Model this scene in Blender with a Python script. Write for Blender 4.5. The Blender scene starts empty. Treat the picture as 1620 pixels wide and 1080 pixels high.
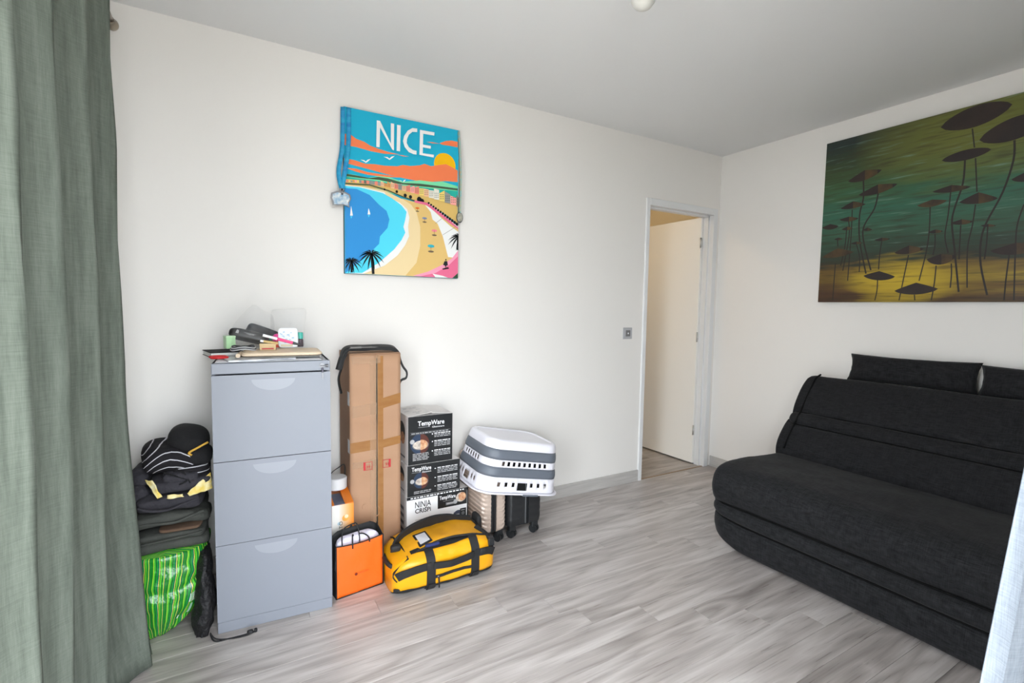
import bpy, bmesh, math, random
from mathutils import Vector, Matrix, noise

# ------------------------------------------------------------------ camera
S = bpy.context.scene
FPX, YAW, PITCH, ROLL = 778.66, 0.5242, 0.0689, 0.0157
CAM = Vector((-3.4326, -2.6440, 1.2766))
fw = Vector((math.sin(YAW)*math.cos(PITCH), math.cos(YAW)*math.cos(PITCH), -math.sin(PITCH)))
rt = Vector((math.cos(YAW), -math.sin(YAW), 0)); up = rt.cross(fw)
rt, up = math.cos(ROLL)*rt + math.sin(ROLL)*up, -math.sin(ROLL)*rt + math.cos(ROLL)*up
cam_d = bpy.data.cameras.new('camera'); cam = bpy.data.objects.new('camera', cam_d)
S.collection.objects.link(cam)
cam_d.sensor_fit = 'HORIZONTAL'; cam_d.sensor_width = 36; cam_d.lens = FPX*36/1620
cam_d.clip_start = 0.02
cam.matrix_world = Matrix(((rt.x, up.x, -fw.x, CAM.x), (rt.y, up.y, -fw.y, CAM.y), (rt.z, up.z, -fw.z, CAM.z), (0, 0, 0, 1)))
S.camera = cam
# ------------------------------------------------------------------ world, exposure
S.view_settings.view_transform = 'Standard'; S.view_settings.look = 'None'
S.view_settings.gamma = 1; S.view_settings.use_curve_mapping = False
S.view_settings.exposure = 0.0
W = bpy.data.worlds.new('sky'); S.world = W; W.use_nodes = True
bg = W.node_tree.nodes['Background']; bg.inputs[0].default_value = (0.87, 0.94, 1.0, 1); bg.inputs[1].default_value = 14.0
# daylight comes in through the balcony opening: a portal only guides the sky light
for px_, py_, sx_, rz_ in ((-3.25, -2.86, .9, 0), (-4.03, -2.17, .9, -90)):
    pd = bpy.data.lights.new('window_portal', 'AREA'); pd.shape = 'RECTANGLE'; pd.size = sx_; pd.size_y = 2.2
    pd.cycles.is_portal = True
    po = bpy.data.objects.new('window_portal', pd); S.collection.objects.link(po)
    po.location = (px_, py_, 1.1); po.rotation_euler = (math.radians(90), 0, math.radians(rz_))

# ------------------------------------------------------------------ helpers
COL = S.collection
V = Vector
def lin(c):
    c = c/255
    return c/12.92 if c <= .04045 else ((c+.055)/1.055)**2.4
def rgb(r, g, b): return (lin(r), lin(g), lin(b), 1)
def pix(u, v):
    return fw + rt*((u-810)/FPX) + up*((540-v)/FPX)
def PY(u, v, y):                      # point of a wall-parallel plane
    d = pix(u, v); return CAM + d*((y-CAM.y)/d.y)
def PX(u, v, x):
    d = pix(u, v); return CAM + d*((x-CAM.x)/d.x)
def PZ(u, v, z):
    d = pix(u, v); return CAM + d*((z-CAM.z)/d.z)
MATS = {}
def mat(name, col, rough=.6, metal=0, spec=.5, trans=0, alpha=1, bump=None, var=None, sheen=0, emis=None, sub=None, coat=0):
    """bump=(scale, strength, dist), var=(scale, other colour, stretch xyz)"""
    if name in MATS: return MATS[name]
    m = bpy.data.materials.new(name); m.use_nodes = True
    nt = m.node_tree; b = nt.nodes['Principled BSDF']
    b.inputs['Base Color'].default_value = col; b.inputs['Roughness'].default_value = rough
    b.inputs['Metallic'].default_value = metal; b.inputs['Specular IOR Level'].default_value = spec
    b.inputs['Transmission Weight'].default_value = trans; b.inputs['Alpha'].default_value = alpha
    b.inputs['Sheen Weight'].default_value = sheen; b.inputs['Coat Weight'].default_value = coat
    tc = nt.nodes.new('ShaderNodeTexCoord')
    if emis:
        b.inputs['Emission Color'].default_value = emis[0]; b.inputs['Emission Strength'].default_value = emis[1]
    if var:
        mp = nt.nodes.new('ShaderNodeMapping'); mp.inputs['Scale'].default_value = var[2]
        nt.links.new(tc.outputs['Object'], mp.inputs[0])
        n = nt.nodes.new('ShaderNodeTexNoise'); n.inputs['Scale'].default_value = var[0]; n.inputs['Detail'].default_value = 5
        nt.links.new(mp.outputs[0], n.inputs['Vector'])
        r = nt.nodes.new('ShaderNodeValToRGB'); r.color_ramp.elements[0].position = .3; r.color_ramp.elements[1].position = .7
        r.color_ramp.elements[0].color = col; r.color_ramp.elements[1].color = var[1]
        nt.links.new(n.outputs[0], r.inputs[0]); nt.links.new(r.outputs[0], b.inputs['Base Color'])
    if bump:
        n2 = nt.nodes.new('ShaderNodeTexNoise'); n2.inputs['Scale'].default_value = bump[0]; n2.inputs['Detail'].default_value = 3
        nt.links.new(tc.outputs['Object'], n2.inputs['Vector'])
        bp = nt.nodes.new('ShaderNodeBump'); bp.inputs['Strength'].default_value = bump[1]; bp.inputs['Distance'].default_value = bump[2]
        nt.links.new(n2.outputs[0], bp.inputs['Height']); nt.links.new(bp.outputs[0], b.inputs['Normal'])
    MATS[name] = m
    return m
def plain(r, g, b, rough=.6, **k):
    return mat('flat_%d_%d_%d_%d' % (r, g, b, int(rough*100)), rgb(r, g, b), rough, **k)

def tag(o, label=None, cat=None, group=None, kind=None):
    if label: o['label'] = label
    if cat: o['category'] = cat
    if group: o['group'] = group
    if kind: o['kind'] = kind
    return o
def empty(name, loc, rz=0, label=None, cat=None, group=None, rot=None):
    o = bpy.data.objects.new(name, None); COL.objects.link(o); o.empty_display_size = .1
    o.location = loc; o.rotation_euler = rot if rot else (0, 0, rz)
    return tag(o, label, cat, group)
def mk(name, bm, m, parent=None, smooth=False, loc=None, rot=None, label=None, cat=None, group=None, kind=None):
    bmesh.ops.recalc_face_normals(bm, faces=bm.faces[:])
    if smooth:
        for f in bm.faces: f.smooth = True
    me = bpy.data.meshes.new(name); bm.to_mesh(me); bm.free()
    for x in (m if isinstance(m, (list, tuple)) else [m]): me.materials.append(x)
    if smooth == 'auto':
        me.set_sharp_from_angle(angle=math.radians(35))
    o = bpy.data.objects.new(name, me); COL.objects.link(o)
    if parent: o.parent = parent
    if loc is not None: o.location = loc
    if rot is not None: o.rotation_euler = rot
    return tag(o, label, cat, group, kind)
def struct(name, bm, m, **k):
    return mk(name, bm, m, kind='structure', **k)
def B(): return bmesh.new()
def bx(bm, lo, hi, bev=0, seg=1, M=None, mi=0):
    lo = V(lo); hi = V(hi)
    r = bmesh.ops.create_cube(bm, size=1); vs = r['verts']
    for v in vs: v.co = V([lo[i] + (v.co[i]+.5)*(hi[i]-lo[i]) for i in range(3)])
    fs = set(f for v in vs for f in v.link_faces)
    if bev:
        es = list(set(e for v in vs for e in v.link_edges))
        rr = bmesh.ops.bevel(bm, geom=es, offset=bev, segments=seg, affect='EDGES', profile=.5)
        vs = list(set(v for f in rr['faces'] for v in f.verts) | set(v for v in vs if v.is_valid))
        fs = set(f for v in vs for f in v.link_faces)
    for f in fs: f.material_index = mi
    if M is not None: bmesh.ops.transform(bm, matrix=M, verts=vs)
    return vs
def loft(bm, rings, close=True, cap=True, mi=0, loop=False):
    vr = [[bm.verts.new(p) for p in r] for r in rings]
    n = len(rings[0])
    seq = list(range(len(vr)-1)) + ([len(vr)-1] if loop else [])
    for i in seq:
        a, b = vr[i], vr[(i+1) % len(vr)]
        for j in range(n if close else n-1):
            f = bm.faces.new((a[j], a[(j+1) % n], b[(j+1) % n], b[j])); f.material_index = mi
    if cap and close and not loop:
        for r in (vr[0], vr[-1]):
            try:
                f = bm.faces.new(r); f.material_index = mi
            except ValueError: pass
    return vr
def cyl(bm, p0, p1, r0, r1=None, n=16, mi=0, cap=True):
    p0 = V(p0); p1 = V(p1); r1 = r0 if r1 is None else r1
    d = (p1-p0).normalized(); a = d.orthogonal().normalized(); b = d.cross(a)
    return loft(bm, [[p + (a*math.cos(t) + b*math.sin(t))*r for t in [2*math.pi*i/n for i in range(n)]] for p, r in ((p0, r0), (p1, r1))], cap=cap, mi=mi)
def lathe(bm, prof, c=(0, 0, 0), n=24, mi=0, cap=True):
    c = V(c)
    return loft(bm, [[c + V((r*math.cos(2*math.pi*i/n), r*math.sin(2*math.pi*i/n), z)) for i in range(n)] for r, z in prof], mi=mi, cap=cap)
def smooth_path(pts, k=6):
    pts = [V(p) for p in pts]; out = []
    for i in range(len(pts)-1):
        p0 = pts[max(i-1, 0)]; p1 = pts[i]; p2 = pts[i+1]; p3 = pts[min(i+2, len(pts)-1)]
        for j in range(k):
            t = j/k
            out.append(.5*((2*p1) + (p2-p0)*t + (2*p0-5*p1+4*p2-p3)*t*t + (3*p1-p0-3*p2+p3)*t**3))
    out.append(pts[-1]); return out
def tube(bm, pts, r, n=8, k=6, mi=0, cap=True):
    P = smooth_path(pts, k) if k > 1 else [V(p) for p in pts]
    rings = []; a = None
    for i, p in enumerate(P):
        d = (P[min(i+1, len(P)-1)] - P[max(i-1, 0)]).normalized()
        a = d.orthogonal().normalized() if a is None else (a - d*a.dot(d)).normalized()
        b = d.cross(a)
        rr = r(i/(len(P)-1)) if callable(r) else r
        rings.append([p + (a*math.cos(t) + b*math.sin(t))*rr for t in [2*math.pi*j/n for j in range(n)]])
    return loft(bm, rings, mi=mi, cap=cap)
def strap(bm, pts, wdir, w, th=.003, k=6, mi=0):
    """flat webbing along pts; wdir = direction of its width (vector or function of t)"""
    P = smooth_path(pts, k) if k > 1 else [V(p) for p in pts]
    rings = []
    for i, p in enumerate(P):
        d = (P[min(i+1, len(P)-1)] - P[max(i-1, 0)]).normalized()
        wd = V(wdir(i/(len(P)-1)) if callable(wdir) else wdir)
        wd = (wd - d*wd.dot(d)).normalized(); nn = d.cross(wd)
        rings.append([p + wd*w/2 + nn*th/2, p - wd*w/2 + nn*th/2, p - wd*w/2 - nn*th/2, p + wd*w/2 - nn*th/2])
    return loft(bm, rings, mi=mi)
def sgn(x, e): return math.copysign(abs(x)**e, x)
def rrect(w, d, r, n=6, z=0, c=(0, 0)):
    out = []
    for q, (sx, sy) in enumerate(((1, 1), (-1, 1), (-1, -1), (1, -1))):
        for i in range(n+1):
            t = (q + i/n)*math.pi/2
            out.append(V((c[0] + sx*(w/2-r) + r*math.cos(t), c[1] + sy*(d/2-r) + r*math.sin(t), z)))
    return out
def slab(bm, c, dims, e1=.35, e2=.35, amp=.004, fr=12, seed=0, nu=28, nv=14, M=None, mi=0, zf=None):
    """soft superellipsoid with cloth wobble"""
    c = V(c); rings = []
    for i in range(nv+1):
        ph = -math.pi/2 + math.pi*i/nv
        ring = []
        for j in range(nu):
            th = 2*math.pi*j/nu
            p = V((dims[0]/2*sgn(math.cos(ph), e1)*sgn(math.cos(th), e2), dims[1]/2*sgn(math.cos(ph), e1)*sgn(math.sin(th), e2), dims[2]/2*sgn(math.sin(ph), e1)))
            if 0 < i < nv:
                q = (p+c)*fr + V((seed*7.1, seed*3.3, 0))
                p += V((noise.noise(q), noise.noise(q+V((31, 0, 0))), noise.noise(q+V((0, 57, 0)))*.7))*amp
            if zf: p.z += zf(p.x, p.y)
            if M is not None: p = M @ p
            ring.append(c+p)
        rings.append(ring)
    vr = loft(bm, rings, mi=mi, cap=False)
    for r in (vr[0], vr[-1]):
        bmesh.ops.pointmerge(bm, verts=r, merge_co=sum((v.co for v in r), V())/len(r))
def RZ(a): return Matrix.Rotation(math.radians(a), 4, 'Z')
def RX(a): return Matrix.Rotation(math.radians(a), 4, 'X')
def RY(a): return Matrix.Rotation(math.radians(a), 4, 'Y')
def TR(*p): return Matrix.Translation(V(p))
class Art:
    """flat printed artwork: polygons on a plane (o, ex, ey, n), thin colour layers in one mesh"""
    def __init__(s, o, ex, ey, n, lay=.00012):
        s.o, s.ex, s.ey, s.n, s.lay = V(o), V(ex), V(ey), V(n), lay; s.bm = B(); s.m = []; s.k = 0
    def idx(s, m):
        if m not in s.m: s.m.append(m)
        return s.m.index(m)
    def poly(s, pts, m, layer=None):
        s.k = s.k+1 if layer is None else s.k
        L = s.k if layer is None else layer
        q = []
        for a, b in pts:
            if not q or abs(q[-1][0]-a)+abs(q[-1][1]-b) > 1e-7: q.append((a, b))
        if len(q) < 3: return
        try: f = s.bm.faces.new([s.bm.verts.new(s.o + s.ex*a + s.ey*b + s.n*(s.lay*L)) for a, b in q])
        except ValueError: return
        f.material_index = s.idx(m)
    def rect(s, x0, y0, x1, y1, m, layer=None): s.poly([(x0, y0), (x1, y0), (x1, y1), (x0, y1)], m, layer)
    def ell(s, cx, cy, rx, ry, m, layer=None, n=20, a=0):
        ca, sa = math.cos(a), math.sin(a)
        s.poly([(cx + rx*math.cos(t)*ca - ry*math.sin(t)*sa, cy + rx*math.cos(t)*sa + ry*math.sin(t)*ca) for t in [2*math.pi*i/n for i in range(n)]], m, layer)
    def line(s, pts, w, m, layer=None):
        pts = [(V((a, b, 0))) for a, b in pts]; L = []; R_ = []
        for i, p in enumerate(pts):
            d = (pts[min(i+1, len(pts)-1)]-pts[max(i-1, 0)]).normalized(); nn = V((-d.y, d.x, 0))
            L.append(p+nn*w/2); R_.append(p-nn*w/2)
        s.poly([(p.x, p.y) for p in L+R_[::-1]], m, layer)
    def text(s, body, x, y, h, m, layer=None, w=None, bold=0, shear=0):
        c = bpy.data.curves.new('lettering', 'FONT'); c.body = body; c.size = 1; c.offset = bold; c.shear = shear; c.resolution_u = 3
        t = bpy.data.objects.new('lettering', c); me = bpy.data.meshes.new_from_object(t)
        bpy.data.objects.remove(t); s.k += layer is None
        L = s.k if layer is None else layer
        x0 = min(v.co.x for v in me.vertices); x1 = max(v.co.x for v in me.vertices)
        y0 = 0; y1 = max(v.co.y for v in me.vertices)
        ky = h/(y1-y0); kx = (w/(x1-x0)) if w else ky
        vs = [s.bm.verts.new(s.o + s.ex*(x+(v.co.x-x0)*kx) + s.ey*(y+(v.co.y-y0)*ky) + s.n*(s.lay*L)) for v in me.vertices]
        i = s.idx(m)
        for p in me.polygons:
            try: f = s.bm.faces.new([vs[k] for k in p.vertices]); f.material_index = i
            except ValueError: pass
        bpy.data.meshes.remove(me); bpy.data.curves.remove(c)
    def done(s, name, parent, **k):
        bm = s.bm
        me = bpy.data.meshes.new(name)
        bm.normal_update()
        for f in bm.faces:
            if f.normal.dot(s.n) < 0: f.normal_flip()
        bm.to_mesh(me); bm.free()
        for m in s.m: me.materials.append(m)
        o = bpy.data.objects.new(name, me); COL.objects.link(o); o.parent = parent
        return tag(o, **k)

# ------------------------------------------------------------------ room materials
M_wall = mat('white_wall_paint', (.84, .81, .775, 1), .7, bump=(90, .06, .002), spec=.3)
M_ceil = mat('white_ceiling_paint', (.80, .80, .80, 1), .8, spec=.2)
M_gloss = mat('white_gloss_paint', (.78, .78, .78, 1), .35)
M_hall = mat('cream_hall_paint', rgb(240, 226, 196), .7)
def wood_floor(name, c0, c1, c2, rough):
    m = bpy.data.materials.new(name); m.use_nodes = True; nt = m.node_tree; b = nt.nodes['Principled BSDF']
    N = nt.nodes.new; L = nt.links.new
    tc = N('ShaderNodeTexCoord'); oi = N('ShaderNodeObjectInfo')
    off = N('ShaderNodeVectorMath'); off.operation = 'MULTIPLY_ADD'
    cmb = N('ShaderNodeCombineXYZ')
    for i in range(3): L(oi.outputs['Random'], cmb.inputs[i])
    L(cmb.outputs[0], off.inputs[0]); off.inputs[1].default_value = (37, 91, 13); L(tc.outputs['Object'], off.inputs[2])
    def nz(scale, sc, det=4, dist=0, rgh=.5):
        mp = N('ShaderNodeMapping'); mp.inputs['Scale'].default_value = sc; L(off.outputs[0], mp.inputs[0])
        n = N('ShaderNodeTexNoise'); n.inputs['Scale'].default_value = scale; n.inputs['Detail'].default_value = det
        n.inputs['Distortion'].default_value = dist; n.inputs['Roughness'].default_value = rgh
        L(mp.outputs[0], n.inputs['Vector']); return n.outputs[0]
    def mth(op, a, bb, c=None):
        x = N('ShaderNodeMath'); x.operation = op
        for i, q in enumerate((a, bb, c)):
            if q is None: continue
            if isinstance(q, (int, float)): x.inputs[i].default_value = q
            else: L(q, x.inputs[i])
        return x.outputs[0]
    big = nz(1.0, (1.1, 8, 1), 2, .25)
    rings = mth('PINGPONG', mth('MULTIPLY', big, 11.0), 1.0)
    broad = nz(1.0, (.8, 8.0, 1), 4, .1)
    fib = nz(1.0, (6, 160, 1), 3)
    t = mth('ADD', mth('MULTIPLY', rings, .26), mth('ADD', mth('MULTIPLY', broad, .73), mth('MULTIPLY', fib, .30)))
    t = mth('ADD', t, mth('MULTIPLY', mth('SUBTRACT', oi.outputs['Random'], .5), .16))
    r = N('ShaderNodeValToRGB'); e = r.color_ramp.elements
    e[0].position = .30; e[0].color = c0; e[1].position = .92; e[1].color = c2
    k = e.new(.60); k.color = c1
    L(t, r.inputs[0]); L(r.outputs[0], b.inputs['Base Color'])
    L(mth('MULTIPLY_ADD', fib, .16, rough), b.inputs['Roughness'])
    b.inputs['Specular IOR Level'].default_value = .5
    bp = N('ShaderNodeBump'); bp.inputs['Strength'].default_value = .12; bp.inputs['Distance'].default_value = .001
    L(fib, bp.inputs['Height']); L(bp.outputs[0], b.inputs['Normal'])
    return m
M_floor = wood_floor('grey_oak_laminate', rgb(132, 124, 120), rgb(172, 164, 160), rgb(206, 199, 196), .22)
M_hfloor = wood_floor('hall_oak_laminate', rgb(128, 119, 113), rgb(166, 158, 152), rgb(197, 191, 187), .3)
M_base = mat('grey_oak_skirting', rgb(176, 172, 168), .5, var=(1.5, rgb(196, 192, 188), (3, 3, 60)))

# ------------------------------------------------------------------ room shell
XL, YC, H = -3.97, -2.80, 2.497
DL, DR, DH = -0.806, -0.034, 2.08            # outer edges of the door frame
b = B(); bx(b, (XL-.1, 0, 0), (DL+.03, .1, H)); bx(b, (DL+.03, 0, DH-.03), (.1, .1, H)); bx(b, (DR-.03, 0, 0), (.1, .1, DH-.03))
struct('wall_back', b, M_wall)
b = B(); bx(b, (0, YC-.2, 0), (.12, 0, H)); struct('wall_right', b, M_wall)
OX0, OX1, OZ = -3.70, -2.80, 2.2
WY0, WY1 = -2.62, -1.72                        # unseen French window past the drawn curtain, added to match wall brightness
b = B(); bx(b, (XL-.12, YC-.2, 0), (XL, WY0, H)); bx(b, (XL-.12, WY1, 0), (XL, 0, H)); bx(b, (XL-.12, WY0, OZ), (XL, WY1, H)); struct('wall_left', b, M_wall)
b = B(); bx(b, (XL, YC-.2, 0), (OX0, YC, H)); bx(b, (OX1, YC-.2, 0), (0, YC, H)); bx(b, (OX0, YC-.2, OZ), (OX1, YC, H)); struct('wall_front', b, M_wall)
b = B(); bx(b, (XL-.12, YC-.2, H), (.12, .1, H+.1)); struct('ceiling', b, M_ceil)
# balcony slab outside the opening
b = B(); bx(b, (-5.4, -4.4, -.22), (.8, YC-.2, -.03)); bx(b, (-5.4, YC-.2, -.22), (XL-.12, -.6, -.03)); struct('balcony_floor', b, mat('balcony_tile', rgb(206, 198, 186), .6))
b = B(); bx(b, (-70, -90, -3.3), (60, 40, -3.2)); struct('ground_outside', b, mat('pale_paving', rgb(176, 172, 164), .8))  # unseen ground, added to dim the light from below the horizon
# floor: base slab and single laminate boards
b = B(); bx(b, (XL-.1, YC-.2, -.1), (.1, .1, -.009)); fl = struct('floor', b, mat('floor_joint', rgb(120, 112, 106), .8))
_pc = {}
def plank(x0, x1, y0, y1, parent, m):
    g = .0004; L, w = round(x1-x0, 3), round(y1-y0, 4)
    if L < .01 or w < .01: return
    if (L, w, m) not in _pc:
        bm = B(); lo = V((-L/2+g, -w/2+g, -.009)); hi = V((L/2-g, w/2-g, 0)); c = .0007
        top = [(lo.x+c, lo.y+c), (hi.x-c, lo.y+c), (hi.x-c, hi.y-c), (lo.x+c, hi.y-c)]
        mid = [(lo.x, lo.y), (hi.x, lo.y), (hi.x, hi.y), (lo.x, hi.y)]
        loft(bm, [[V((p[0], p[1], -.009)) for p in mid], [V((p[0], p[1], -c)) for p in mid], [V((p[0], p[1], 0)) for p in top]])
        bmesh.ops.recalc_face_normals(bm, faces=bm.faces[:])
        me = bpy.data.meshes.new('plank'); bm.to_mesh(me); bm.free(); me.materials.append(m); _pc[(L, w, m)] = me
    o = bpy.data.objects.new('plank', _pc[(L, w, m)]); COL.objects.link(o); o.parent = parent
    o.location = ((x0+x1)/2, (y0+y1)/2, 0)
random.seed(4)
PW, PLn = .1175, 1.2
k0 = -10
for k in range(-10, 15):
    y1 = -1.158 - PW*k; y0 = y1 - PW
    y1c = min(y1, .0); y0c = max(y0, YC-.2)
    if y1c - y0c < .01: continue
    xs = -1.92 + .193*k + (random.uniform(-.1, .1) if not 0 <= k <= 4 else 0)
    while xs > XL: xs -= PLn
    x = xs
    while x < 0:
        a, c_ = max(x, XL), min(x+PLn, 0)
        if c_-a > .012: plank(a, c_, y0c, y1c, fl, M_floor)
        x += PLn
# skirting boards
b = B(); bx(b, (XL, -.012, 0), (DL, 0, .085), .002); struct('baseboard_back', b, M_base)
b = B(); bx(b, (-.012, YC, 0), (0, -.012, .085), .002); struct('baseboard_right', b, M_base)
b = B(); bx(b, (XL, WY1, 0), (XL+.012, -.012, .085), .002); struct('baseboard_left', b, M_base)
b = B(); bx(b, (OX1, YC, 0), (-.012, YC+.012, .085), .002); struct('baseboard_front', b, M_base)
# door frame: flat casing and jamb lining
FWd = .034
b = B()
bx(b, (DL, -.012, 0), (DL+FWd, .112, DH), .002)
bx(b, (DR-FWd-.012, -.012, 0), (DR, .112, DH), .002)
bx(b, (DL+FWd, -.012, DH-.05), (DR-FWd-.012, .112, DH), .002)
bx(b, (DR-FWd-.026, .03, 0), (DR-FWd-.012, .075, DH-.05))
bx(b, (DL+FWd, .03, DH-.062), (DR-FWd-.012, .075, DH-.05))
struct('trim_1', b, M_gloss)
# open door leaf, hinged on the right, swung into the hall
dr = empty('door_1', (-.078, .078, 0)); tag(dr, kind='structure')
dr.rotation_euler = (0, 0, math.radians(91.5))
M_door = mat('cream_door_paint', rgb(244, 241, 235), .35)
b = B(); bx(b, (0, 0, .012), (.70, .038, 2.022), .002); mk('leaf', b, M_door, dr)
for z in (.25, 1.02, 1.78):
    b = B(); cyl(b, (-.004, .042, z), (-.004, .042, z+.08), .006, n=10); mk('hinge', b, mat('steel', (.5, .5, .5, 1), .35, 1), dr, True)
b = B(); cyl(b, (.64, .038, 1.0), (.64, .085, 1.0), .009, n=10); tube(b, [(.64, .082, 1.0), (.60, .084, 1.0), (.53, .084, 1.0)], .008); mk('handle', b, MATS['steel'], dr, True)
# hallway
b = B(); bx(b, (-2.4, .1, -.1), (.1, 1.5, -.009)); hf = struct('floor_hall', b, MATS['floor_joint'])
for k in range(13):
    y0 = .012 + .0+PW*k
    x = -2.4 + .3*(k % 4) - 1.2
    while x < .1:
        lo_x = -2.4 if y0 > .1 else DL+FWd; hi_x = .1 if y0 > .1 else DR-FWd-.012
        a, c_ = max(x, lo_x), min(x+1.2, hi_x)
        if c_-a > .02: plank(a, c_, y0, min(y0+PW, 1.5), hf, M_hfloor)
        x += 1.2
b = B(); bx(b, (DL+FWd, -.001, -.004), (DR-FWd-.012, .012, .0035), .001); struct('trim_2', b, mat('oak_threshold', rgb(150, 128, 104), .5))
b = B(); bx(b, (-2.5, 1.5, 0), (.2, 1.6, H)); struct('wall_hall_far', b, M_hall)
b = B(); bx(b, (.1, .1, 0), (.2, 1.5, H)); struct('wall_hall_right', b, M_hall)
b = B(); bx(b, (-2.5, .1, 0), (-2.4, 1.5, H)); struct('wall_hall_left', b, M_hall)
b = B(); bx(b, (-2.5, .1, H), (.2, 1.6, H+.1)); struct('ceiling_hall', b, M_ceil)
hl = empty('hall_ceiling_lamp', (-1.15, .75, 2.497), label='round warm glowing lamp on the hall ceiling beyond the doorway', cat='lamp')
b = B(); lathe(b, [(.02, 0), (.12, 0), (.12, -.02), (.02, -.02)]); mk('base', b, M_gloss, hl, True)
b = B(); lathe(b, [(.11, -.02), (.10, -.06), (.06, -.085), (.01, -.09)]); mk('globe', b, mat('warm_globe', (1, .85, .6, 1), .4, emis=((1, .78, .50, 1), 40)), hl, True)

# ------------------------------------------------------------------ sofa bed along the right wall
def sofa_fabric():
    m = bpy.data.materials.new('charcoal_linen'); m.use_nodes = True; nt = m.node_tree; b = nt.nodes['Principled BSDF']
    N = nt.nodes.new; L = nt.links.new
    tc = N('ShaderNodeTexCoord'); outs = []
    for sc in ((30, 420, 30), (420, 30, 30), (30, 30, 420)):
        mp = N('ShaderNodeMapping'); mp.inputs['Scale'].default_value = sc; L(tc.outputs['Object'], mp.inputs[0])
        n = N('ShaderNodeTexNoise'); n.inputs['Scale'].default_value = 1; n.inputs['Detail'].default_value = 3; L(mp.outputs[0], n.inputs['Vector']); outs.append(n.outputs[0])
    a = N('ShaderNodeMath'); a.operation = 'ADD'; L(outs[0], a.inputs[0]); L(outs[1], a.inputs[1])
    a2 = N('ShaderNodeMath'); a2.operation = 'ADD'; L(a.outputs[0], a2.inputs[0]); L(outs[2], a2.inputs[1])
    r = N('ShaderNodeValToRGB'); r.color_ramp.elements[0].position = .38; r.color_ramp.elements[1].position = .62
    d = N('ShaderNodeMath'); d.operation = 'DIVIDE'; L(a2.outputs[0], d.inputs[0]); d.inputs[1].default_value = 3
    r.color_ramp.elements[0].color = (.0065, .0065, .007, 1); r.color_ramp.elements[1].color = (.024, .024, .026, 1)
    L(d.outputs[0], r.inputs[0]); L(r.outputs[0], b.inputs['Base Color'])
    b.inputs['Roughness'].default_value = .9; b.inputs['Specular IOR Level'].default_value = .15; b.inputs['Sheen Weight'].default_value = .05
    bp = N('ShaderNodeBump'); bp.inputs['Strength'].default_value = .3; bp.inputs['Distance'].default_value = .002
    L(d.outputs[0], bp.inputs['Height']); L(bp.outputs[0], b.inputs['Normal'])
    return m
M_sofa = sofa_fabric()
M_seam = mat('charcoal_seam', (.006, .006, .006, 1), .9, spec=.1)
SY0, SY1 = -.90, -2.62           # left end (towards the door wall), right end
sofa = empty('sofa_bed', (-.6, (SY0+SY1)/2, 0), label='charcoal linen sofa bed with quilted front standing below the large lily pad painting', cat='sofa')
OFF = V((.6, -(SY0+SY1)/2, 0))
def along_y(bm, prof, y0, y1, endr, ny=46, amp=.006, seed=0, inset=None):
    """closed xz profile swept along y, ends rounded; profile shrinks towards its middle at both ends"""
    cx = sum(p[0] for p in prof)/len(prof); cz = sum(p[1] for p in prof)/len(prof)
    L = abs(y1-y0); rings = []
    ts = sorted(set([0, .004, .012, .025, .045] + [.06+.88*i/ny for i in range(ny+1)] + [.955, .975, .988, .996, 1]))
    for t in ts:
        dd = min(t, 1-t)*L
        s = 0 if dd >= endr else endr*(1-math.sqrt(max(0, 1-((endr-dd)/endr)**2)))
        y = y0 + (y1-y0)*t; ring = []
        for (x, z) in prof:
            v = V((x-cx, 0, z-cz)); ln = v.length
            v = v*(max(ln-s, ln*.25)/ln)
            q = V((x*5, y*5, z*5+seed))
            w = noise.noise(q)*amp + noise.noise(q*2.7)*amp*.4
            ring.append(V((cx+v.x, y, cz+v.z)) + v.normalized()*w + OFF)
        rings.append(ring)
    loft(bm, rings)
def dense(pts, step=.02):
    out = []
    n = len(pts)
    for i in range(n):
        a, c = V((*pts[i], 0)), V((*pts[(i+1) % n], 0)); k = max(1, int((c-a).length/step))
        for j in range(k): p = a + (c-a)*j/k; out.append((p.x, p.y))
    return out
def spl(pts, k=5):
    return [(p.x, p.y) for p in smooth_path([(a, c, 0) for a, c in pts], k)]
# seat mattress: rounded bull-nose front, slightly sunk in the middle
seat = spl([(-.42, .235), (-.8, .235), (-1.10, .235), (-1.138, .25), (-1.160, .29), (-1.168, .345), (-1.145, .405), (-1.09, .44), (-1.0, .452), (-.8, .447), (-.62, .43), (-.5, .425)])
b = B(); along_y(b, dense(seat, .03), SY0, SY1, .05, amp=.009); mk('seat_cushion', b, M_sofa, sofa, True)
# quilted skirt under it, two stitched channels
sk = spl([(-1.02, .012), (-1.128, .012), (-1.150, .05), (-1.158, .10), (-1.153, .145), (-1.138, .160), (-1.158, .175), (-1.168, .202), (-1.160, .228), (-1.136, .244)], 4) + [(-1.02, .244)]
b = B()
ys = [SY0+.0-.01*i for i in range(0, 1)]
rings = []
n = 90
for i in range(n+1):
    t = i/n; t = t - .08*math.sin(2*math.pi*t); y = SY0 + (SY1-SY0)*t
    d0 = min(abs(y-SY0), abs(y-SY1)); r = .10
    bk = 0 if d0 > r else (r-math.sqrt(max(0, r*r-(r-d0)**2)))*1.0
    rise = .075*max(0, 1-d0/.2)**1.5
    ring = []
    for x, z in dense(sk, .03):
        w = noise.noise(V((x*4, y*4, z*8)))*.006
        ring.append(V((x+bk*.8 - w, y, z + rise*(1-z/.24))) + OFF)
    rings.append(ring)
loft(b, rings); mk('skirt', b, M_sofa, sofa, True)
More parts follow.
